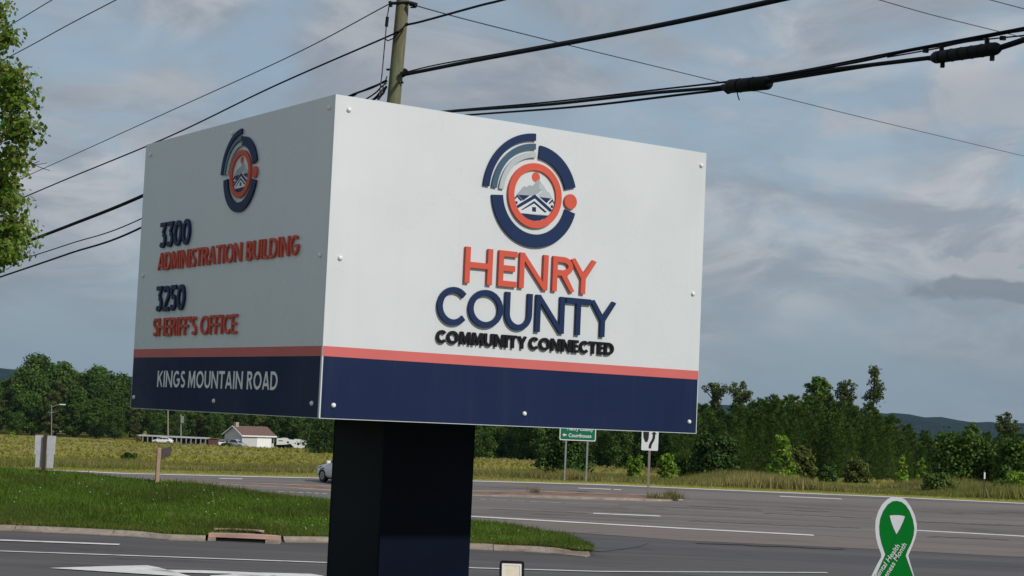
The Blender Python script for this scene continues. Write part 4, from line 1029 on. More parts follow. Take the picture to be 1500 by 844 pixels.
# ------------------------------------------------------------------ green ribbon sign
RY = 13.0; rc = at(1311, 790, RY); gr_ = gz(rc.x, RY); rib = empty('ribbon_sign', (rc.x, RY, gr_)); pxm = RY/F_PX
tag(rib, 'green awareness ribbon yard sign with white border and white slanted lettering', 'sign')
def rp(x, y):                 # photo pixel -> plane of the ribbon
    p = at(x, y, RY); return (p.x-rc.x, p.z-gr_)
rfn = lambda u, v, d: Vector((u, -d, v))
def cc(x, y): return (1270+x/6.81, 720+y/6.81)
border = [(297, 53), (340, 58), (390, 88), (435, 150), (475, 235), (497, 330), (497, 400), (480, 470), (450, 550), (412, 640), (425, 690), (452, 760), (480, 850), (530, 1010), (560, 1130), (430, 1180), (370, 1010), (300, 880), (240, 1010), (170, 1180), (40, 1130), (75, 1000), (30, 850)]
border = [(297, 53), (340, 58), (390, 88), (435, 150), (475, 235), (497, 330), (497, 400), (480, 470), (450, 550), (412, 640), (428, 700), (470, 844), (520, 990), (570, 1120), (430, 1190), (350, 1020), (265, 915), (180, 1030), (95, 1180), (-60, 1110), (0, 960), (45, 844), (100, 730), (142, 655), (142, 625), (110, 540), (90, 460), (82, 370), (86, 290), (110, 205), (150, 130), (200, 80), (250, 55)]
bp = [rp(*cc(*p)) for p in border]
MB().prism(bp, rfn, -.005, 0).build('board', 'corrug', rib)
loopo = [(298, 96), (345, 108), (385, 140), (425, 200), (455, 280), (470, 370), (462, 440), (440, 510), (405, 580), (383, 640), (300, 590), (205, 640), (185, 625), (150, 520), (130, 430), (126, 350), (136, 270), (165, 195), (210, 130), (255, 100)]
inner = [(222, 236), (262, 232), (300, 231), (345, 234), (385, 244), (365, 300), (330, 375), (293, 432), (262, 365), (238, 300)]
# the loop as two bands meeting at the crossing, butted
def rq(pts): return [rp(*cc(*p)) for p in pts]
G1 = [(298, 96), (345, 108), (385, 140), (425, 200), (455, 280), (470, 370), (462, 440), (440, 510), (405, 580), (383, 640)]
bandR = [(298, 96), (345, 108), (385, 140), (425, 200), (455, 280), (470, 370), (462, 440), (440, 510), (405, 580), (383, 640), (430, 770), (480, 910), (520, 1060), (545, 1105), (440, 1150), (370, 1010), (290, 880), (240, 700), (293, 432), (330, 375), (365, 300), (385, 244), (345, 234), (298, 231)]
bandL = [(298, 96), (298, 231), (262, 232), (222, 236), (238, 300), (262, 365), (293, 432), (222, 600), (187, 628), (150, 520), (130, 430), (126, 350), (136, 270), (165, 195), (210, 130), (255, 100)]
MB().prism(rq(bandL), rfn, 0, .0012).build('ribbon', 'ribgreen', rib)
MB().prism(rq([(293, 432), (330, 375), (365, 300), (385, 244), (345, 234), (298, 231), (298, 96), (345, 108), (385, 140), (425, 200), (455, 280), (470, 370), (462, 440), (440, 510), (405, 580), (383, 640), (300, 790), (200, 960), (100, 1130), (-20, 1085), (60, 920), (100, 820), (187, 628), (222, 600)]), rfn, 0, .0013).build('ribbon', 'ribgreen', rib)
MB().prism(rq([(384, 644), (430, 770), (480, 910), (520, 1060), (545, 1105), (440, 1150), (370, 1010), (298, 880), (230, 862), (290, 700)]), rfn, 0, .0011).build('ribbon', 'ribgreen', rib)
# dark outline around the green and the folds
ol = rq([(383, 640), (405, 580), (440, 510), (462, 440), (470, 370), (455, 280), (425, 200), (385, 140), (345, 108), (298, 96), (255, 100), (210, 130), (165, 195), (136, 270), (126, 350), (130, 430), (150, 520), (187, 628), (100, 820), (60, 920)])
A_, B_ = offs(ol, .0035); MB().ring(A_, B_, rfn, .0014, .0022, False).build('outline', 'ribdark', rib)
A_, B_ = offs(rq([(383, 640), (430, 770), (480, 910), (520, 1060)]), .0035); MB().ring(A_, B_, rfn, .0014, .0021, False).build('outline', 'ribdark', rib)
A_, B_ = offs(rq([(222, 600), (293, 432), (262, 365), (238, 300), (222, 236), (262, 232), (300, 231), (345, 234), (385, 244), (365, 300), (330, 375), (293, 434)]), .003); MB().ring(A_, B_, rfn, .0015, .0023, False).build('outline', 'ribdark', rib)
for q in ([(222, 236), (224, 165), (226, 125)], [(385, 244), (388, 190), (385, 142)]):
    A_, B_ = offs(rq(q), .002); MB().ring(A_, B_, rfn, .0015, .0020, False).build('outline', 'ribdark', rib)
def font_mesh(txt, size, bold=.0, shear=0.0, align='LEFT', spacing=1.0):
    c = bpy.data.curves.new('lettering', 'FONT'); c.body = txt; c.size = size; c.offset = bold; c.shear = shear; c.align_x = align; c.space_character = spacing
    c.extrude = .0004; c.resolution_u = 3
    o_ = bpy.data.objects.new('lettering', c); col.objects.link(o_); bpy.context.view_layer.update()
    me = bpy.data.meshes.new_from_object(o_.evaluated_get(bpy.context.evaluated_depsgraph_get()))
    bpy.data.objects.remove(o_); bpy.data.curves.remove(c); return me
def put_text(txt, size, m, parent, origin, udir, ndir, width=None, name='lettering', **kw):
    """lay flat text on a plane: udir reading direction, ndir outward"""
    me = font_mesh(txt, size, **kw); u = Vector(udir).normalized(); n = Vector(ndir).normalized(); v = n.cross(u)
    xs_ = [p.co.x for p in me.vertices]; k_ = (width/(max(xs_)-min(xs_))) if width else 1; x0_ = min(xs_)
    for p in me.vertices:
        q = Vector(origin)+u*((p.co.x-x0_)*k_)+v*p.co.y+n*p.co.z; p.co = q
    me.materials.clear(); me.materials.append(MT[m]); return link(name, me, parent)
def rline(txt, p0, p1, size, **kw):
    a_ = rp(*cc(*p0)); b_ = rp(*cc(*p1)); d_ = Vector((b_[0]-a_[0], 0, b_[1]-a_[1]))
    put_text(txt, size, 'corrug', rib, (a_[0], -.0035, a_[1]), d_, (0, -1, 0), width=d_.length, bold=size*.010, **kw)
rline('Mental Health', (90, 895), (330, 545), .052, shear=.15)
rline('Awareness Month', (112, 1010), (397, 530), .052, shear=.15)
MB().tube([(-.08, .02, -.3), (-.08, .02, .55)], .004, 6).build('wire_leg', 'galv', rib); MB().tube([(.10, .02, -.3), (.10, .02, .55)], .004, 6).build('wire_leg', 'galv', rib)
zlow = min(v for u, v in bp)
MB().tube([(.01, .024, -.3), (.01, .024, zlow+.35)], .012, 8).build('stake', 'galv', rib)

# ------------------------------------------------------------------ road signs
def rounded(w_, h_, r_): return loop_prism(w_, h_, r_)
# green destination sign
GY = 85.6
pa = at(827, 705, GY); pb_ = at(858.5, 706, GY); bl = at(819.5, 643, GY); br_ = at(872.5, 648.5, GY)
gw = (br_-bl).length; cxg = (bl.x+br_.x)/2; gzz = gz(cxg, GY); gs = empty('destination_sign', (cxg, GY, gzz)); gh = 1.0
tag(gs, 'green road sign reading Henry County and Courthouse on two thin posts', 'road sign')
zb_ = (bl.z+br_.z)/2-gzz; cz_ = zb_+gh/2; gfn = lambda u, v, d: Vector((u, -d, cz_+v))
MB().prism(rounded(gw, gh, .08), gfn, -.004, 0).build('board', 'hwwhite', gs)
MB().prism(rounded(gw-.09, gh-.09, .06), gfn, 0, .0015).build('green_face', 'hwgreen', gs)
put_text('Henry County', .27, 'hwwhite', gs, (-.52, -.004, zb_+.50), (1, 0, 0), (0, -1, 0), width=1.27, bold=.005)
put_text('Courthouse', .25, 'hwwhite', gs, (-.45, -.004, zb_+.17), (1, 0, 0), (0, -1, 0), width=1.12, bold=.005)
MB().prism([(-.75, -.24+0), (-.65, -.15), (-.65, -.21), (-.55, -.21), (-.55, -.27), (-.65, -.27), (-.65, -.33)], lambda u, v, d: Vector((u, -d, cz_+v)), .0016, .003).build('arrow', 'hwwhite', gs)
for p in (pa, pb_): MB().box((p.x-cxg, .05, (zb_+.8)/2-.1), (.08, .05, zb_+1.0)).build('post', 'galv', gs)
# keep right sign on the median
kb = G(949, 727, .1); KY = kb.y; ks = empty('keep_right_sign', (kb.x, KY, kb.z)); tag(ks, 'small white sign with black curved arrow on a post in the median', 'road sign')
kw_ = 24.5/F_PX*KY; kh = kw_*1.22; zb2 = at(950, 660, KY).z-kb.z; cz2 = zb2+kh/2; kfn = lambda u, v, d: Vector((u, -d, cz2+v))
MB().prism(rounded(kw_, kh, .05), kfn, -.004, 0).build('board', 'hwwhite', ks)
W2 = kw_/2
isl = [(-.86*W2, kh/2-.02), (-.80*W2, .12*kh), (-.62*W2, -.06*kh), (-.45*W2, -.12*kh), (-.28*W2, -.07*kh), (-.16*W2, .10*kh), (-.12*W2, kh/2-.02)]
MB().prism(isl, kfn, 0, .002).build('symbol', 'black', ks)
pa2 = [(.02*W2, -kh*.40), (.03*W2, -kh*.28), (.12*W2, -kh*.16), (.34*W2, 0), (.44*W2, .12*kh), (.46*W2, kh*.30)]
A_, B_ = offs(pa2, .16*kw_); MB().ring(A_, B_, kfn, 0, .002, False).build('symbol', 'black', ks)
MB().prism([(.12*W2, kh*.30), (.80*W2, kh*.30), (.46*W2, kh*.46)], kfn, 0, .0018).build('symbol', 'black', ks)
MB().box((0, .055, (zb2+.7)/2-.1), (.10, .09, zb2+.9)).build('post', 'wood', ks)
# back of a two plate sign on the island crest
bs = at(64, 687, 59.5); b_s = empty('route_sign', (bs.x, 59.5, bs.z-.1), math.radians(3)); tag(b_s, 'pair of grey sign plates seen from behind on one post on the grass', 'road sign')
q = 59.5/F_PX
for sx, (x0, x1) in ((-1, (-15, -3.5)), (1, (2.5, 14))):
    MB().box(((x0+x1)/2*q, .05, 35*q+.1), ((x1-x0)*q*1.06, .006, 27*q)).build('upper_plate', 'alu', b_s)
    MB().box(((x0*.86+x1*1.0)/2*q, .052, 11.5*q+.1), ((x1-x0)*q*.86, .006, 19.5*q)).build('lower_plate', 'alu', b_s)
MB().box((-.5*q, 0, .5), (4.6*q, .08, 1.45)).build('post', 'rust', b_s)
# tan marker post with an edge on panel
mp_ = at(231, 700, 59.5); mk = empty('marker_sign', (mp_.x, 59.5, mp_.z-.15)); tag(mk, 'short tan wooden post with a small dark panel turned nearly edge on', 'marker post')
MB().box((0, 0, (44*q+.15)/2), (4.2*q, .10, 44*q+.15)).build('post', 'tanpost', mk)
MB().box((-2.9*q, .0, (42*q+.15)/2), (1.3*q, .09, 42*q+.15)).build('post_edge', 'redbrown', mk)
MB().prism([(2*q, 26*q), (12.5*q, 32*q), (12.5*q, 46*q), (2*q, 42*q)], lambda u, v, d: Vector((u, .05+u*1.8-d, v+.15)), -.01, .01).build('panel', 'browntan', mk)
# thin marker posts on the right verge
for (px, yb, yt, lab, sl2) in ((1441, 732, 689, 'thin rusty marker post with a white tip on the right verge', 0), (1480, 714, 697, 'short marker post with a white tag in tall weeds at right', .1)):
    g = G(px, yb); t = at(px-.8, yt, g.y); e_ = empty('marker_post', g); tag(e_, lab, 'marker post'); hgt = t.z-g.z
    MB().box((0, 0, hgt*.5-.1), (.055, .04, hgt+.2)).build('post', 'rust', e_); MB().box((.01, -.03, hgt*.82), (.075, .01, hgt*.24 if sl2 else hgt*.22)).build('reflector', 'hwwhite', e_)
g = G(1285, 723); lt = MB().add([g+Vector((-.1, 0, 0)), g+Vector((.1, .02, 0)), g+Vector((.03, 0, .22)), g+Vector((0, .1, .02))], [(0, 1, 2), (1, 3, 2), (3, 0, 2), (0, 3, 1)]).build('paper_litter', 'corrug')
tag(lt, 'scrap of white paper litter standing in the verge grass', 'litter')

# ------------------------------------------------------------------ utility pole and cables
PY = 31.5
pt0 = at(576.8, 148, PY); pt1 = at(590.3, 0, PY); dpl = (pt1-pt0)/(pt1.z-pt0.z); base = pt0-dpl*(pt0.z-gz(pt0.x, PY)); base.y = PY
up = empty('utility_pole', base); tag(up, 'weathered greenish wooden utility pole rising behind the county sign', 'utility pole')
zt = pt1.z+2.6-base.z; r0 = 22.6/2/F_PX*PY; r1 = 19.2/2/F_PX*PY
n_ = 24; MB().tube([Vector((0, 0, 0))+dpl*(zt*i/n_) for i in range(n_+1)], [r0+.03-(r0+.03-(r1-.012))*i/n_ for i in range(n_+1)], 16).build('pole_shaft', 'pole', up, True)
def pp_(x, y, dY=0.0): return at(x, y, PY+dY)-base
def hw(pts, r, nm='bracket', m='dark'): return MB().tube(pts, r, 8).build(nm, m, up)
hw([pp_(572, 5, -.1), pp_(600, 4, -.1)], .030); hw([pp_(600, 5, -.16), pp_(611, 8, -.16)], .045, 'insulator'); hw([pp_(571, 2), pp_(573, 10)], .03, 'insulator')
hw([pp_(601, 11, -.1), pp_(609, 11, -.1)], .014)
hw([pp_(588, 110, -.15), pp_(598, 105, -.15)], .055, 'cable_clamp'); hw([pp_(592, 104, -.15), pp_(594, 101, -.15)], .03, 'bolt'); hw([pp_(587, 121, -.1), pp_(591, 121, -.1)], .02, 'bolt')
hw([pp_(566, 102, -.1), pp_(571, 102, -.1)], .02, 'bolt'); hw([pp_(594, 37, -.2), pp_(598, 35, -.2)], .03, 'cable_clamp')
hw([pp_(577, 56, -.16), pp_(585, 47, -.18), pp_(594, 37, -.17)], .014, 'jumper_wire'); hw([pp_(563, 56, -.05), pp_(568, 60, -.1), pp_(577, 56, -.16)], .011, 'jumper_wire')
hw([pp_(571, 3), pp_(567, 26), pp_(564, 60), pp_(560, 105), pp_(555, 146)], .011, 'guy_wire', 'wire')
hw([pp_(567.5, 25), pp_(566, 39)], .03, 'insulator')
hw([pp_(567, 112), pp_(562, 125), pp_(556, 146)], .012, 'guy_wire', 'wire'); hw([pp_(566, 126), pp_(562, 136), pp_(553, 146)], .02, 'guy_wire', 'rubber')
for px_, py_, w__ in ((586, 84, .012), (582, 60, .01), (588, 30, .014)): pass

def cable(pts, r, label, m='rubber', cat='cable', name='cable', n=26, parent=None):
    """pts: (px, py, depth) - a smooth curve through them"""
    P_ = [at(x, y, Y) for x, y, Y in pts]
    # Catmull-Rom through the points
    P2 = [P_[0]*2-P_[1]]+P_+[P_[-1]*2-P_[-2]]; out_ = []
    for i in range(1, len(P2)-2):
        for k_ in range(n):
            t = k_/n; a_, b_, c_, d_ = P2[i-1], P2[i], P2[i+1], P2[i+2]
            out_.append(.5*((2*b_)+(c_-a_)*t+(2*a_-5*b_+4*c_-d_)*t*t+(3*b_-a_-3*c_+d_)*t*t*t))
    out_.append(P2[-2])
    # the span goes on past the edge of the view, rising gently to the next pole
    off = lambda q: q[0] < -20 or q[0] > 1520 or q[1] < -10
    if off(pts[-1]):
        d_ = (out_[-1]-out_[-2]).normalized(); e_ = out_[-1]; out_ += [e_+d_*t+Vector((0, 0, .0012*t*t)) for t in (4, 9, 15, 22, 30)]
    if off(pts[0]):
        d_ = (out_[0]-out_[1]).normalized(); e_ = out_[0]; out_ = [e_+d_*t+Vector((0, 0, .0012*t*t)) for t in (30, 22, 15, 9, 4)]+out_
    if isinstance(r, list): r = (r+[r[-1]]*len(out_))[:len(out_)]
    o_ = MB().tube(out_, r, 6).build(name, m, None, True); tag(o_, label, cat); return o_
# left of the pole, going to a pole far to the left
cable([(572, 5, 31.5), (430, 80, 36), (240, 167, 43), (39, 258, 54), (-80, 310, 64)], .011, 'highest thin wire running down left from the utility pole', 'wire')
cable([(578, 48, 31.4), (566, 54.5, 31.5), (400, 127, 35), (248, 200, 40), (100, 261.5, 46), (21, 295, 50), (-80, 337, 57)], .018, 'taut dark wire crossing just above the left top edge of the sign')
cable([(567, 119, 31.5), (520, 138, 32.5), (400, 195, 35), (211, 286, 40), (100, 331, 44), (0, 369, 49), (-80, 400, 53)], [.015]*26+[.03]*26+[.04]*105, 'thick black cable at left, uppermost of the three behind the sign')
cable([(566, 122, 31.5), (500, 166, 32.6), (208, 320, 40), (100, 358, 44), (0, 390, 49), (-80, 414, 53)], .014, 'thin black cable between the two thick ones left of the sign')
cable([(566, 128, 31.5), (500, 175, 32.6), (208, 333, 40), (100, 372, 44), (0, 406, 49), (-80, 433, 53)], .024, 'lowest black cable left of the sign')
cable([(566, 118, 31.4), (545, 128.5, 31.9), (520, 137.5, 32.4), (490, 152, 33)], .02, 'short loose cable end sloping left behind the sign top')
# right of the pole
cable([(598, 36, 31.3), (620, 31, 30.6), (700, 9, 28), (740, -1, 27), (900, -44, 23)], .020, 'dark wire climbing right from the pole above the thick cable')
hq = []
cable([(594, 109, 31.3), (700, 88, 28), (850, 60, 24.6), (1000, 30.5, 21.8), (1145, -1, 19.6), (1300, -36, 17.6)], .033, 'thick black cable rising right from the utility pole')
cable([(594, 106, 31.35), (640, 95, 30), (740, 77, 27.2), (900, 47.5, 23.7), (1000, 27.6, 21.9), (1145, -4, 19.7), (1300, -39, 17.7)], .012, 'support strand lashed along the top of the thick rising cable')
cable([(608, 8, 31.3), (640, 17, 32), (700, 33, 33.5), (850, 70.5, 38), (1000, 107, 43), (1130, 139, 49), (1300, 181, 60), (1560, 243, 84)], .012, 'thin wire slanting down right across the sky from the pole top', 'wire')
cable([(575, 172, 31.2), (665, 163, 28), (800, 153.5, 24.5), (950, 137, 21.5), (1065, 126.5, 19.6), (1200, 105, 17.8), (1365, 84.5, 15.9)], .022, 'main black cable of the bundle holding both splice cases')
cable([(575, 177, 31.2), (700, 167.5, 27), (850, 156, 23.5), (1000, 138.5, 20.7), (1068, 130, 19.6), (1200, 108.5, 17.8), (1330, 88, 16.4), (1368, 87, 15.9)], .016, 'lower black cable of the bundle ending at the far splice case')
cable([(575, 170, 31.3), (665, 161.5, 28), (800, 150, 24.6), (950, 133, 21.6), (1128, 111.5, 18.8), (1300, 79, 16.7), (1400, 60, 15.6), (1500, 41, 14.7), (1560, 29, 14.2)], .012, 'slim strand leaving the top of the bundle toward the upper right')
cable([(1128, 113, 18.7), (1250, 92, 17.2), (1330, 75, 16.4), (1400, 63, 15.6), (1470, 49, 15), (1500, 44, 14.7), (1560, 33, 14.2)], .013, 'second slim strand just under the top one at the right')
cable([(1300, 84, 16.7), (1365, 72.5, 15.95), (1420, 61, 15.4), (1500, 52, 14.7), (1560, 44, 14.2)], .007, 'hanging strand above the right splice case')
cable([(1462, 71, 15.0), (1500, 58.5, 14.7), (1560, 38, 14.2)], .026, 'thick cable leaving the right splice case at the picture edge')
cable([(1240, -14, 30), (1285, -1, 31), (1360, 20.5, 33), (1430, 38, 35), (1487, 52, 37), (1560, 69, 40)], .009, 'thin faint wire at the top right, the longer of two', 'wire')
cable([(1400, -14, 30), (1447, -1, 31), (1500, 13, 32.5), (1560, 29, 34)], .009, 'thin faint wire cutting the top right corner', 'wire')
cable([(110, -18, 30), (78, -1, 31), (13, 38, 33), (-60, 80, 36)], .009, 'thin wire crossing the top left corner behind the leaves', 'wire')
cable([(215, -23, 29), (170, 0, 30), (100, 36.5, 32), (39, 70, 34), (-60, 122, 38)], .010, 'second thin wire at the top left, right of the corner wire', 'wire')

def splice(p0, p1, Y0, Y1, r, label, bands, extra):
    a_ = at(*p0, Y0); b_ = at(*p1, Y1); root = empty('splice_case', (a_+b_)/2); tag(root, label, 'splice case'); c_ = (a_+b_)/2; a_ -= c_; b_ -= c_; d_ = b_-a_; L_ = d_.length
    ts = [0, .02, .06, .5, .94, .98, 1]; rs = [.3, .75, 1, 1, 1, .75, .3]
    MB().tube([a_+d_*t for t in ts], [r*k_ for k_ in rs], 14).build('case', 'dark', root, True)
    for t in bands: MB().tube([a_+d_*(t-.008), a_+d_*(t+.008)], r*1.06, 14).build('band', 'rubber', root)
    for t, up_ in extra:
        q_ = a_+d_*t; MB().box((q_.x, q_.y, q_.z+up_*(r+.02)), (.035, .035, .05)).build('clip', 'dark', root)
    return root
s_ = splice((1066, 127), (1128, 121), 19.5, 18.8, .078, 'shorter black splice case with two bands, near the middle of the bundle', (.3, .62), ())
MB().tube([at(1080, 136, 19.35)-s_.location, at(1081, 141, 19.35)-s_.location, at(1083, 147, 19.35)-s_.location], .007, 5).build('tail_wire', 'dark', s_)
MB().tube([at(1058, 127, 19.6)-s_.location, at(1068, 131, 19.5)-s_.location], [.03, .06], 8).build('collar', 'dark', s_)
splice((1366, 85), (1464, 70.5), 15.9, 14.95, .058, 'longer ribbed black splice case at the upper right', (.15, .3, .45, .6, .75, .88), ((.14, 1), (.82, 1), (.16, -1), (.9, -1)))
for px, py, Y in ((1356, 74.5, 16.0), (1469, 56, 15.0)):
    o = MB().box(tuple(at(px, py, Y)), (.05, .03, .035)).build('cable_clamp', 'dark'); tag(o, 'small black clamp on the strand left of the longer splice case' if px < 1400 else 'small black clamp on the strand right of the longer splice case', 'clamp')

# ------------------------------------------------------------------ vehicles and buildings far off
def car(name, loc, rz, label, m='carwhite', L=4.5, W=1.78, H=1.46, hatch=True, detail=True):
    root = empty(name, loc, rz); tag(root, label, 'car')
    # stations along x: front = -L/2;  (x, zlow, zbelt, zroof, halfwidth belt, halfwidth roof)
    st = [(-.5, .30, .62, .62, .60, .60), (-.485, .22, .70, .70, .78, .74), (-.44, .20, .78, .78, .86, .78), (-.36, .20, .84, .86, .88, .74), (-.27, .20, .90, .95, .89, .70),
          (-.20, .20, .93, 1.14, .89, .66), (-.10, .20, .95, 1.38, .89, .60), (.0, .20, .96, H, .89, .58), (.14, .20, .97, H, .89, .58), (.27, .21, .98, H-.08, .88, .57), (.37, .22, .99, H-.28, .87, .58), (.43, .24, 1.0, 1.05, .85, .66), (.485, .28, .92, .92, .80, .70), (.5, .34, .80, .80, .7, .62)]
    vs = []; n = 10
    for (x, zl, zb0, zr, wb, wr) in st:
        x *= L; k_ = W/1.78
        vs += [(x, -wb*.82*k_, zl), (x, -wb*k_, zl+.14), (x, -wb*k_*1.0, (zl+zb0)/2+.06), (x, -wb*.955*k_, zb0), (x, -wr*k_, zr-.03), (x, -wr*k_*.55, zr), (x, wr*k_*.55, zr), (x, wr*k_, zr-.03), (x, wb*.955*k_, zb0), (x, wb*k_, (zl+zb0)/2+.06), (x, wb*k_, zl+.14), (x, wb*.82*k_, zl)]
    n = 12; fs = []
    for j in range(len(st)-1):
        for i in range(n): fs.append((j*n+i, j*n+(i+1) % n, (j+1)*n+(i+1) % n, (j+1)*n+i))
    fs += [tuple(range(n)), tuple((len(st)-1)*n+i for i in reversed(range(n)))]
    MB().add(vs, fs).build('body', m, root, True)
    for sgn in (-1, 1):
        k_ = W/1.78
        for nm, q_ in (('side_window', [(-.20, .97), (-.09, 1.34), (.02, H-.07), (.02, .99)]), ('side_window', [(.035, .99), (.035, H-.07), (.17, H-.07), (.20, 1.01)]), ('side_window', [(.215, 1.01), (.19, H-.09), (.27, H-.14), (.35, 1.10), (.33, 1.02)])):
            def wfn(u, v, d, sgn=sgn):
                t = (v-.95)/(H-.95); hwid = (.86*(1-t)+.60*t)*k_; return Vector((u*L, sgn*(hwid+d), v))
            MB().prism(q_, wfn, -.02, .012).build(nm, 'glass', root)
        for wx in (-.32, .31):
            w_ = MB().tube([(wx*L, sgn*(W/2-.20), .315), (wx*L, sgn*(W/2+.005), .315)], .315, 20).build('wheel', 'tyre', root)
            MB().tube([(wx*L, sgn*(W/2-.02), .315), (wx*L, sgn*(W/2+.012), .315)], .20, 14).build('rim', 'rim', w_)
            for s5 in range(5):
                a5 = s5*2*PI/5; MB().box((wx*L+math.cos(a5)*.1, sgn*(W/2+.014), .315+math.sin(a5)*.1), (.05, .012, .05), 0).build('spoke', 'dark', w_)
            MB().tube([(wx*L+.37*math.cos(a_), sgn*(W/2-.035), .315+.37*math.sin(a_)) for a_ in np.linspace(0, PI, 12)], .035, 5).build('wheel_arch', 'dark', root)
        if detail:
            MB().prism([(-.485, .60), (-.40, .70), (-.36, .80), (-.43, .74), (-.48, .68)], lambda u, v, d, sgn=sgn: Vector((u*L, sgn*(.80*k_+d+(u+.485)*.6), v)), -.04, .02).build('headlight', 'lamp', root)
            MB().box((-.175*L, sgn*(W/2+.07), 1.02), (.12, .20, .13)).build('mirror', 'dark' if sgn > 0 else m, root)
    MB().prism([(-.27, .97), (-.10, 1.39)], lambda u, v, d: Vector((u*L, 0, v)), 0, 0) if False else None
    MB().add([(-.262*L, -.66, .985), (-.262*L, .66, .985), (-.11*L, .56, 1.385), (-.11*L, -.56, 1.385), (-.25*L, -.66, .955), (-.25*L, .66, .955), (-.098*L, .56, 1.355), (-.098*L, -.56, 1.355)], [(0, 1, 2, 3), (7, 6, 5, 4), (0, 3, 7, 4), (1, 5, 6, 2), (0, 4, 5, 1), (3, 2, 6, 7)]).build('windscreen', 'glass', root)
    MB().box((0, 0, .215), (L*.8, W*.86, .09)).build('sill', 'dark', root)
    return root
cf = G(471.5, 707, 0)     # front wheel touches here
ang = math.radians(-54); ks_ = .92; ox, oy = -1.44*ks_, -.89*ks_
pc = car('passing_car', (0, 0, 0), ang, 'white hatchback on the highway half hidden by the sign post')
lx_, ly_ = cf.x-(ox*math.cos(ang)-oy*math.sin(ang)), cf.y-(ox*math.sin(ang)+oy*math.cos(ang))
pc.location = (lx_, ly_, gz(lx_, ly_)+.014); pc.scale = (ks_,)*3
c2 = at(347, 655, 385); car('parked_car', (c2.x, 385, gz(c2.x, 385)), math.radians(150), 'silver car parked in front of the grey house', 'silver', detail=False, H=1.7)
c3 = at(325, 652, 395); car('parked_car', (c3.x, 395, gz(c3.x, 395)), math.radians(100), 'white car parked at the left corner of the grey house', 'carwhite', detail=False)
c4 = at(238, 651, 388); car('parked_car', (c4.x, 388, gz(c4.x, 388)), 0, 'white car parked in front of the long low shed', 'carwhite', detail=False)

hb = at(354, 655.5, 392); hz0 = gz(hb.x, 392); th = math.radians(43)
ho = empty('house', (hb.x, 392, hz0), 0); tag(ho, 'small grey house with brown roof, white garage door and brick chimney', 'house')
q4 = 392/F_PX
gu = Vector((-math.cos(th), math.sin(th), 0)); gl = Vector((math.sin(th)*1, math.cos(th), 0)); gl = Vector((math.cos(PI/2-th), math.sin(PI/2-th), 0))
wg_, lg_, he, hr = 6.4, 9.2, 2.7, 4.5
hf = lambda u, v, z: gu*u+gl*v+Vector((0, 0, z))
MB().prism([(0, -1.5), (wg_, -1.5), (wg_, he), (wg_/2, hr), (0, he)], lambda u, v, d: hf(u, d, v), 0, lg_).build('wall', 'siding', ho)
ov = .4
for side_ in (0, 1):
    a0_ = (-ov, he-.22) if side_ == 0 else (wg_+ov, he-.22)
    MB().prism([(a0_[0], a0_[1]), (wg_/2, hr+.02), (wg_/2, hr+.20), (a0_[0], a0_[1]+.18)], lambda u, v, d: hf(u, d, v), -ov, lg_+ov).build('roof', 'roof', ho)
    MB().prism([(a0_[0], a0_[1]-.04), (wg_/2, hr), (wg_/2, hr+.22), (a0_[0]*1.0, a0_[1]+.24)], lambda u, v, d: hf(u, d, v), -ov-.12, -ov-.01).build('fascia', 'trim', ho)
MB().prism([(-ov-.12, he-.30), (-ov-.01, he-.30), (-ov-.01, he-.02), (-ov-.12, he-.02)], lambda u, v, d: hf(u, d, v), -ov, lg_+ov).build('gutter', 'trim', ho)
MB().prism([(lg_*.46, 0), (lg_*.90, 0), (lg_*.90, 2.4), (lg_*.46, 2.4)], lambda u, v, d: hf(-d, u, v), 0, .06).build('garage_door', 'trim', ho)
MB().prism([(lg_*.93, 1.0), (lg_*.985, 1.0), (lg_*.985, 2.2), (lg_*.93, 2.2)], lambda u, v, d: hf(-d, u, v), 0, .05).build('window', 'glass', ho)
MB().prism([(wg_/2-.4, 0), (wg_/2+.4, 0), (wg_/2+.4, .8), (wg_/2-.4, .8)], lambda u, v, d: hf(u, .25+v, d), hr-.3, hr+1.0).build('chimney', 'brick', ho)
# camper trailer
cb = at(428, 654, 388); cz0 = gz(cb.x, 388); cm = empty('camper_trailer', (cb.x, 388, cz0)); tag(cm, 'white fifth wheel camper trailer parked right of the grey house', 'camper trailer')
qq = 388/F_PX
sil = [(-22, 6), (-22, 15.5), (-16, 15.5), (-14, 16.5), (-8, 16.2), (-6, 14.5), (2, 14), (4, 15.5), (14, 14.8), (19, 13.6), (21, 9), (19, 4.5), (15, 2.6), (4, 3.0), (1, 6), (-2, 8.5), (-8, 7)]
MB().prism([(a_*qq, b_*qq) for a_, b_ in sil], lambda u, v, d: Vector((u, d, v)), -1.2, 1.2).build('body', 'carwhite', cm)
for (x0, x1, z0, z1) in ((-7, -4, 9, 11.5), (8, 11.5, 6.8, 10.5), (15, 18, 7.6, 11), (-19, -13, 11.5, 12.6), (4, 6, 8.5, 10)):
    MB().box(((x0+x1)/2*qq, -1.215, (z0+z1)/2*qq), ((x1-x0)*qq, .02, (z1-z0)*qq)).build('window', 'glass', cm)
for x in (-17, -12, 10): MB().tube([(x*qq, -1.0, .38), (x*qq, -.7, .38)], .38, 12).build('wheel', 'tyre', cm)
MB().box((-12*qq, 0, 4*qq), (20*qq, 2.0, 4*qq)).build('underbody', 'dark', cm)
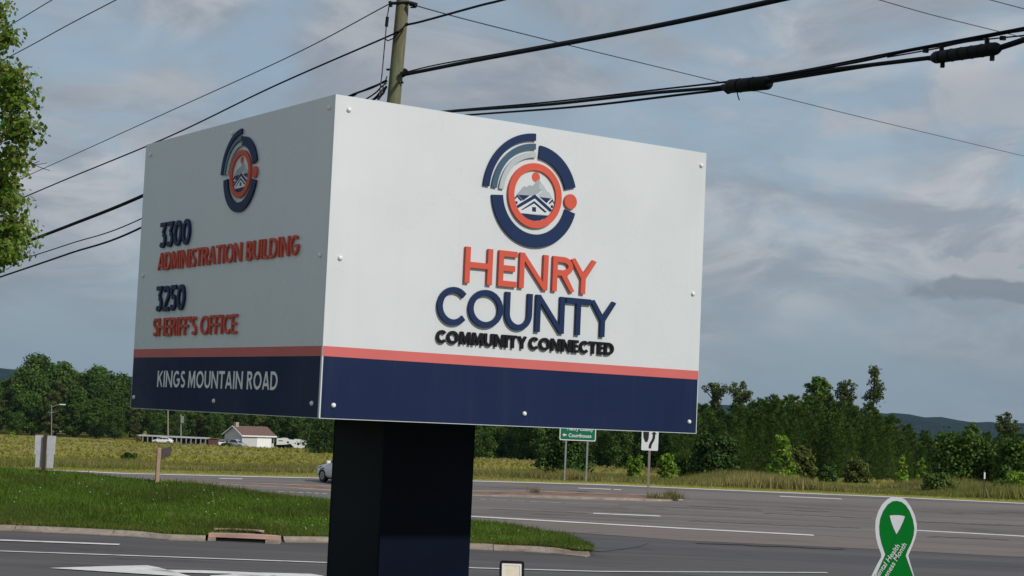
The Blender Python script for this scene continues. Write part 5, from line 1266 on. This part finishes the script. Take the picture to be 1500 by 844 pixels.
# long low shed
sb = at(254, 652, 402); sz0 = gz(sb.x, 402); sh = empty('open_shed', (sb.x, 402, sz0)); tag(sh, 'long low open shed with a pale metal roof edge at the field back', 'shed')
q5 = 402/F_PX
MB().box((0, 0, 10.3*q5), (102*q5, 5, .28)).build('roof', 'shedroof', sh); MB().box((0, 2, 4.6*q5), (100*q5, .2, 9.5*q5)).build('back_wall', 'sheddark', sh)
for i in range(15): MB().box((-49*q5+i*7*q5, -2.3, 5*q5), (.22, .22, 10*q5)).build('post', 'galv', sh)
for i in range(9): MB().box((-40*q5+i*10.4*q5+random.uniform(-1, 1), -.5, 2.2*q5), (random.uniform(.8, 2), 1, random.uniform(2.5, 5.5)*q5)).build('stored_box', random.choice(['sheddark', 'alu', 'redbrown', 'siding']), sh)
rb = at(313, 652, 405); ro = empty('brown_shed', (rb.x, 405, gz(rb.x, 405))); tag(ro, 'low red brown shed between the long shed and the grey house', 'shed')
MB().box((0, 0, .7), (13*q5, 3, 1.6)).build('wall', 'redbrown', ro); MB().box((0, 0, 1.58), (13.6*q5, 3.4, .14)).build('roof', 'roof', ro)
# gravel track along the wood
gt = [at(x, y, 398) for x, y in ((-40, 641), (40, 644), (100, 646), (190, 650.5), (240, 652.5), (300, 655.5))]
sheet('gravel_track', 'gravel', [[(p.x, 396, gbase(p.x, 396)+.10) for p in gt], [(p.x, 402.5, gbase(p.x, 402.5)+.12) for p in gt]])
# poles near the wood
def thinpole(nm, px, yb, yt, Y, r, label, cat, m='wood', lamp=0):
    t = at(px, yt, Y); g = Vector((at(px, yb, Y).x, Y, 0)); g.z = gz(g.x, Y); e_ = empty(nm, g); tag(e_, label, cat); h_ = t.z-g.z
    MB().tube([(0, 0, 0), (t.x-g.x, 0, h_)], [r, r*.8], 8).build('shaft', m, e_)
    if lamp == 1:
        MB().tube([(t.x-g.x, 0, h_-.4), (.8, 0, h_+.2), (1.7, 0, h_+.35)], .08, 6).build('arm', 'galv', e_); MB().box((2.1, 0, h_+.33), (1.3, .4, .22)).build('lamp_head', 'trim', e_)
        MB().box((-.5, 0, h_-1.6), (1.5, .12, .12)).build('cross_arm', 'galv', e_)
    if lamp == 2:
        MB().box((0, -.1, h_-1.2), (.6, .5, 1.6)).build('transformer', 'galv', e_)
    return e_
thinpole('street_lamp', 75.5, 641, 594, 405, .11, 'street lamp with a short arm before the left wood', 'street lamp', 'wood', 1)
thinpole('wooden_pole', 246, 652, 596, 400, .20, 'bare wooden pole rising above the long low shed, left of two', 'pole', 'wood')
thinpole('utility_pole', 265, 652, 607, 400, .14, 'thinner pole with a pale box on top, right of the bare pole', 'utility pole', 'galv', 2)

# ------------------------------------------------------------------ air
hv = MB().box((0, 0, 55), (9400, 9400, 132)).build('haze', 'white')
hm = bpy.data.materials.new('haze_air'); hm.use_nodes = True; ht = hm.node_tree
for n in list(ht.nodes): ht.nodes.remove(n)
ho_ = ht.nodes.new('ShaderNodeOutputMaterial'); pv = ht.nodes.new('ShaderNodeVolumePrincipled')
pv.inputs['Color'].default_value = (.42, .70, .98, 1); pv.inputs['Density'].default_value = 3.2e-5; pv.inputs['Anisotropy'].default_value = 0.0
ht.links.new(pv.outputs[0], ho_.inputs['Volume'])
hv.data.materials.clear(); hv.data.materials.append(hm); hv['kind'] = 'stuff'; hv['label'] = 'thin bluish summer haze in the air'
